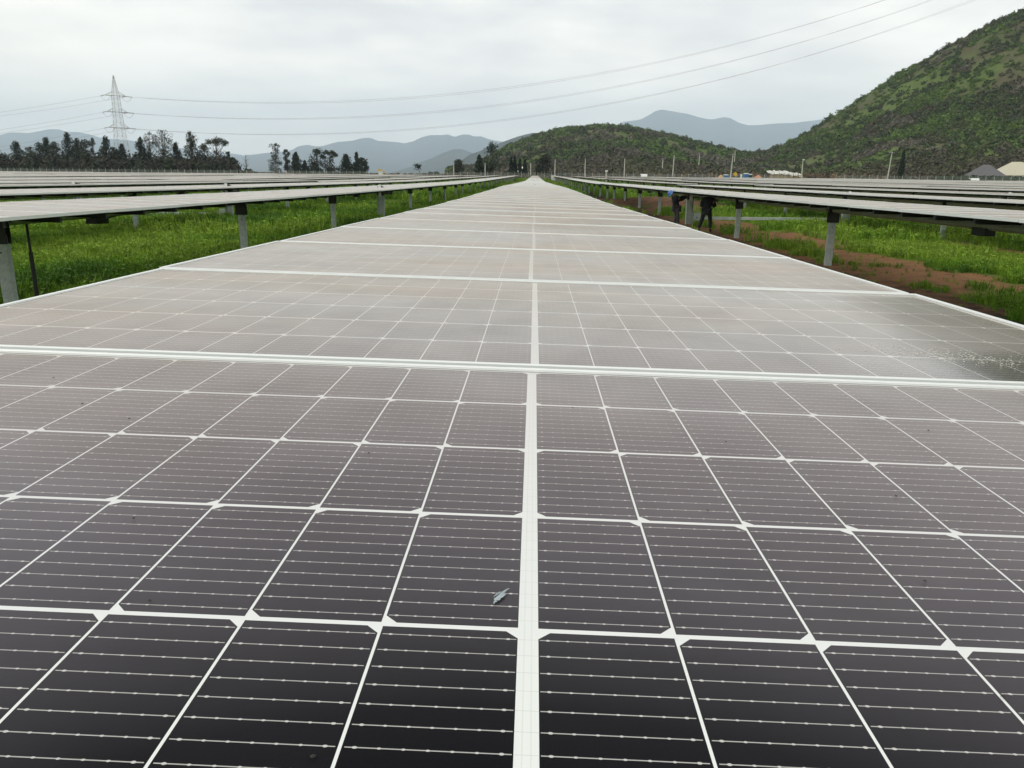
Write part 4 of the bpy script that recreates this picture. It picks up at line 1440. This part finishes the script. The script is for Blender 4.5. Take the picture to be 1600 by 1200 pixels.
OFFB = Vector((239.6 + 2, 456., 0))
for lv, (z, nm) in enumerate(zip(arm_z, ('top', 'middle', 'bottom'))):
    for s, nm2 in ((1, 'nearer'), (-1, 'farther')):
        e = Rt @ Vector((s * 5.4, 0, 0)) + Vector((pb.x, pb.y, z))
        dirR = (Vector((239.6, 456, 0)) - Vector((pb.x, pb.y, 0))).normalized()
        eL = Vector((pb.x - 330, pb.y + 160, z - 12))
        off = Vector((0, 0, s * .45))
        # strings of insulators on both sides with a drooping jumper between them
        a = e + dirR * 3.2 + Vector((0, 0, -.3)); b_ = e + Vector((-2.9, 1.2, -.4))
        ms_ = MB()
        for tgt in (a, b_):
            ms_.tube([e, tgt], .09, 6)
            for q_ in np.linspace(.12, .95, 12):
                c_ = e.lerp(tgt, q_); d_ = (tgt - e).normalized() * .06
                ms_.tube([c_ - d_, c_ + d_], .19, 8)
        o = ms_.build('insulator_string', M_INS, t)
        o.matrix_parent_inverse = (Matrix.Translation(t.location) @ Matrix.Rotation(PANG, 4, 'Z')).inverted()
        jp = [a.lerp(b_, i / 8) - Vector((0, 0, 2.2 * math.sin(math.pi * i / 8))) for i in range(9)]
        o = MB().tube(jp, .06, 5, cap=False).build('jumper_cable', M_WIRE, t)
        o.matrix_parent_inverse = (Matrix.Translation(t.location) @ Matrix.Rotation(PANG, 4, 'Z')).inverted()
        A_ = a + Vector((0, 0, 0))
        B_ = Vector((239.6, 456, 110.6 + EYE.z + (z - arm_z[0]))) + Vector((0, s * 3., s * .5))
        conductor(A_, B_, 26.1, 1.45, f'{nm2} power cable from the {nm} crossarm, sweeping right over the hills')
        Bl = Vector((b_.x - 300, b_.y + 60, z - 20 - lv * 3.5 + 3.)) + off
        conductor(b_, Bl, 6., .9, f'{nm2} power cable from the {nm} crossarm, leaving at the left edge')


# ------------------------------------------------------------------ two workers under the first right-hand table
M_SKIN = simple('skin', (.30, .17, .11), .6, 0, .1, 5)
M_BLACKC = simple('black_cloth', (.009, .010, .013), .9, 0, .3, 9)
M_GREYC = simple('dark_grey_cloth', (.040, .040, .044), .9, 0, .3, 9)
M_BOOT = simple('boots', (.03, .022, .015), .7, 0, .3, 9)
M_HELM = simple('blue_helmet', (.05, .13, .38), .35, 0, .05, 3)
M_HELW = simple('white_helmet', (.6, .6, .58), .35, 0, .05, 3)


def skin_obj(name, J, E, material, parent, root, sub=1):
    me = bpy.data.meshes.new(name)
    keys = list(J)
    me.from_pydata([J[k][0] for k in keys], [(keys.index(a), keys.index(b)) for a, b in E], [])
    me.materials.append(material)
    o = link(name, me, parent)
    sm = o.modifiers.new('skin', 'SKIN')
    sm.use_smooth_shade = True
    if not me.skin_vertices: 
        me.attributes  # layer is created by the modifier below
        bm = bmesh.new(); bm.from_mesh(me)
        bm.verts.layers.skin.verify(); bm.to_mesh(me); bm.free()
    for i, k in enumerate(keys):
        sv = me.skin_vertices[0].data[i]
        r_ = J[k][1]
        sv.radius = r_ if isinstance(r_, tuple) else (r_, r_)
        sv.use_root = (k == root)
    ss = o.modifiers.new('sub', 'SUBSURF')
    ss.levels = sub; ss.render_levels = sub
    return o


def person(loc, rz, pose, label, legs_m, jacket_m, helm_m):
    t = thing('person', label, 'person', loc, rz)
    P = {k: Vector(v) for k, v in pose.items()}
    J = {'pelvis': (P['pelvis'], (.13, .10)), 'waist': (P['pelvis'].lerp(P['chest'], .45), (.12, .095)), 'chest': (P['chest'], (.145, .10)), 'neck': (P['neck'], .05), 'head': (P['head'], (.078, .09)),
         'crown': (P['head'] + (P['head'] - P['neck']).normalized() * .09, (.06, .07))}
    E = [('pelvis', 'waist'), ('waist', 'chest'), ('chest', 'neck'), ('neck', 'head'), ('head', 'crown')]
    for s in 'LR':
        J.update({'hip' + s: (P['hip' + s], .085), 'knee' + s: (P['knee' + s], .055), 'ank' + s: (P['ank' + s], .038), 'toe' + s: (P['toe' + s], (.04, .03)),
                  'sho' + s: (P['sho' + s], .058), 'elb' + s: (P['elb' + s], .04), 'wri' + s: (P['wri' + s], .028), 'palm' + s: (P['wri' + s].lerp(P['hand' + s], .6), (.036, .016))})
        E += [('pelvis', 'hip' + s), ('hip' + s, 'knee' + s), ('knee' + s, 'ank' + s), ('ank' + s, 'toe' + s), ('chest', 'sho' + s), ('sho' + s, 'elb' + s), ('elb' + s, 'wri' + s), ('wri' + s, 'palm' + s)]
        d = (P['hand' + s] - P['wri' + s]).normalized()
        sd = d.cross(Vector((0, 0, 1)))
        sd = sd.normalized() if sd.length > .1 else Vector((1, 0, 0))
        for i, (o_, L) in enumerate(((-.030, .065), (-.010, .078), (.010, .074), (.029, .058))):
            b0 = J['palm' + s][0]
            k1, k2 = f'f{i}a{s}', f'f{i}b{s}'
            J[k1] = (b0 + d * L * .6 + sd * o_, .009); J[k2] = (b0 + d * L + sd * o_ + Vector((0, 0, -.012)), .008)
            E += [('palm' + s, k1), (k1, k2)]
        J['th' + s] = (P['wri' + s].lerp(J['palm' + s][0], .6) + sd * -.05 + d * .02, .010)
        E.append(('palm' + s, 'th' + s))
    # face: nose bump, brow
    fd = (P['toeL'] - P['ankL']).normalized()
    J['nose'] = (P['head'] + fd * .098 + Vector((0, 0, -.01)), .016)
    J['chin'] = (P['head'] + fd * .07 + Vector((0, 0, -.075)), .028)
    E += [('head', 'nose'), ('head', 'chin')]
    skin_obj('body', J, E, M_SKIN, t, 'pelvis')
    # clothing follows the body a little outside it
    K = {k: J[k] for k in ('pelvis', 'waist', 'chest')}
    up_ = lambda v, e: tuple(q_ + e for q_ in (v if isinstance(v, tuple) else (v, v)))
    jk = {k: (J[k][0], up_(J[k][1], .05)) for k in ('pelvis', 'waist', 'chest', 'shoL', 'shoR', 'elbL', 'elbR')}
    jk['pelvis'] = (P['pelvis'] + Vector((0, 0, -.03)), (.185, .15))
    jk['hem'] = (P['pelvis'] + Vector((0, 0, -.13)), (.175, .145))
    jk['collar'] = (P['chest'].lerp(P['neck'], .8), (.07, .07))
    for s in 'LR': jk['cuf' + s] = (P['elb' + s].lerp(P['wri' + s], .9), (.045, .045))
    skin_obj('jacket', jk, [('hem', 'pelvis'), ('pelvis', 'waist'), ('waist', 'chest'), ('chest', 'collar')] + [(a + s, b + s) for s in 'LR' for a, b in (('sho', 'elb'), ('elb', 'cuf'))] + [('chest', 'shoL'), ('chest', 'shoR')], jacket_m, t, 'pelvis')
    tr = {'pelvis': (P['pelvis'] + Vector((0, 0, -.01)), (.150, .118))}
    te = []
    for s in 'LR':
        tr.update({'hip' + s: (P['hip' + s], (.105, .105)), 'knee' + s: (P['knee' + s], (.078, .078)), 'cuf' + s: (P['ank' + s] + Vector((0, 0, .05)), (.068, .068))})
        te += [('pelvis', 'hip' + s), ('hip' + s, 'knee' + s), ('knee' + s, 'cuf' + s)]
    skin_obj('trousers', tr, te, legs_m, t, 'pelvis')
    for s in 'LR':
        skin_obj('boot', {'a': (P['ank' + s] + Vector((0, 0, .06)), (.055, .055)), 'b': (P['ank' + s] + Vector((0, 0, -.025)), (.055, .05)), 'c': (P['toe' + s], (.05, .035))}, [('a', 'b'), ('b', 'c')], M_BOOT, t, 'b')
    # helmet
    ax = (P['head'] - P['neck']).normalized()
    mb = MB()
    q_ = ax.to_track_quat('Z', 'Y').to_matrix()
    c_ = P['head'] + ax * .035
    prof = [(.165, -.005), (.160, .004), (.125, .010), (.120, .05), (.100, .09), (.06, .118), (.015, .128)]
    n = 18
    base = 0
    for rr, hh in prof:
        for k in range(n):
            a = 6.2832 * k / n
            mb.v.append(tuple(c_ + q_ @ Vector((math.cos(a) * rr * (.92 if rr < .15 else .88), math.sin(a) * rr * 1.05, hh))))
    for j in range(len(prof) - 1):
        for k in range(n):
            mb.f.append((j * n + k, j * n + (k + 1) % n, (j + 1) * n + (k + 1) % n, (j + 1) * n + k)); mb.mi.append(0)
    mb.f.append(tuple((len(prof) - 1) * n + k for k in range(n))); mb.mi.append(0)
    mb.build('helmet', helm_m, t, smooth=True)
    return t


# local axes: +x is where the man faces
gz1 = float(ground(5.75, 33.2))
person((5.80, 33.0, gz1), R(8), dict(
    pelvis=(0, 0, .80), chest=(-.10, 0, 1.14), neck=(-.20, 0, 1.26), head=(-.27, 0, 1.35) if False else (-.25, 0, 1.30),
    hipL=(0, .09, .76), hipR=(0, -.09, .76), kneeL=(.05, .11, .42), kneeR=(.02, -.12, .42), ankL=(-.03, .12, .08), ankR=(.06, -.13, .08), toeL=(.13, .13, .035), toeR=(.22, -.15, .035),
    shoL=(-.10, .17, 1.16), shoR=(-.10, -.17, 1.16), elbL=(.12, .18, 1.10), elbR=(.14, -.18, 1.08), wriL=(.34, .14, 1.24), wriR=(.36, -.13, 1.25), handL=(.43, .12, 1.32), handR=(.45, -.10, 1.32)),
    'worker in black jacket and blue helmet reaching up to the drive under the table', M_GREYC, M_BLACKC, M_HELM)
gz2 = float(ground(6.35, 30.4))
person((6.33, 29.7, gz2), R(60), dict(
    pelvis=(0, 0, .82), chest=(.06, 0, 1.14), neck=(.16, 0, 1.23), head=(.26, 0, 1.27),
    hipL=(0, .09, .78), hipR=(0, -.09, .78), kneeL=(-.02, .16, .43), kneeR=(.05, -.14, .43), ankL=(-.08, .24, .08), ankR=(-.02, -.17, .08), toeL=(.08, .27, .035), toeR=(.14, -.19, .035),
    shoL=(.05, .18, 1.16), shoR=(.05, -.18, 1.16), elbL=(.10, .24, .92), elbR=(.10, -.24, .92), wriL=(.28, .14, .98), wriR=(.28, -.14, .98), handL=(.38, .10, 1.02), handR=(.38, -.10, 1.02)),
    'worker dressed all in black standing bowed under the first right-hand table', M_BLACKC, M_BLACKC, M_HELW)

# ------------------------------------------------------------------ air
q, g = mat('air')
pv = g.n('ShaderNodeVolumePrincipled')
pv.inputs['Color'].default_value = (.70, .855, 1., 1)
pv.inputs['Density'].default_value = .000074
pv.inputs['Anisotropy'].default_value = .1
g.put(g.n('ShaderNodeOutputMaterial').inputs['Volume'], pv.outputs[0])
hz = MB().box((0, 11000, 890), (54000, 29000, 1812)).build('haze', q)
tag(hz, 'thin pale haze in the air over the whole valley', kind='stuff')
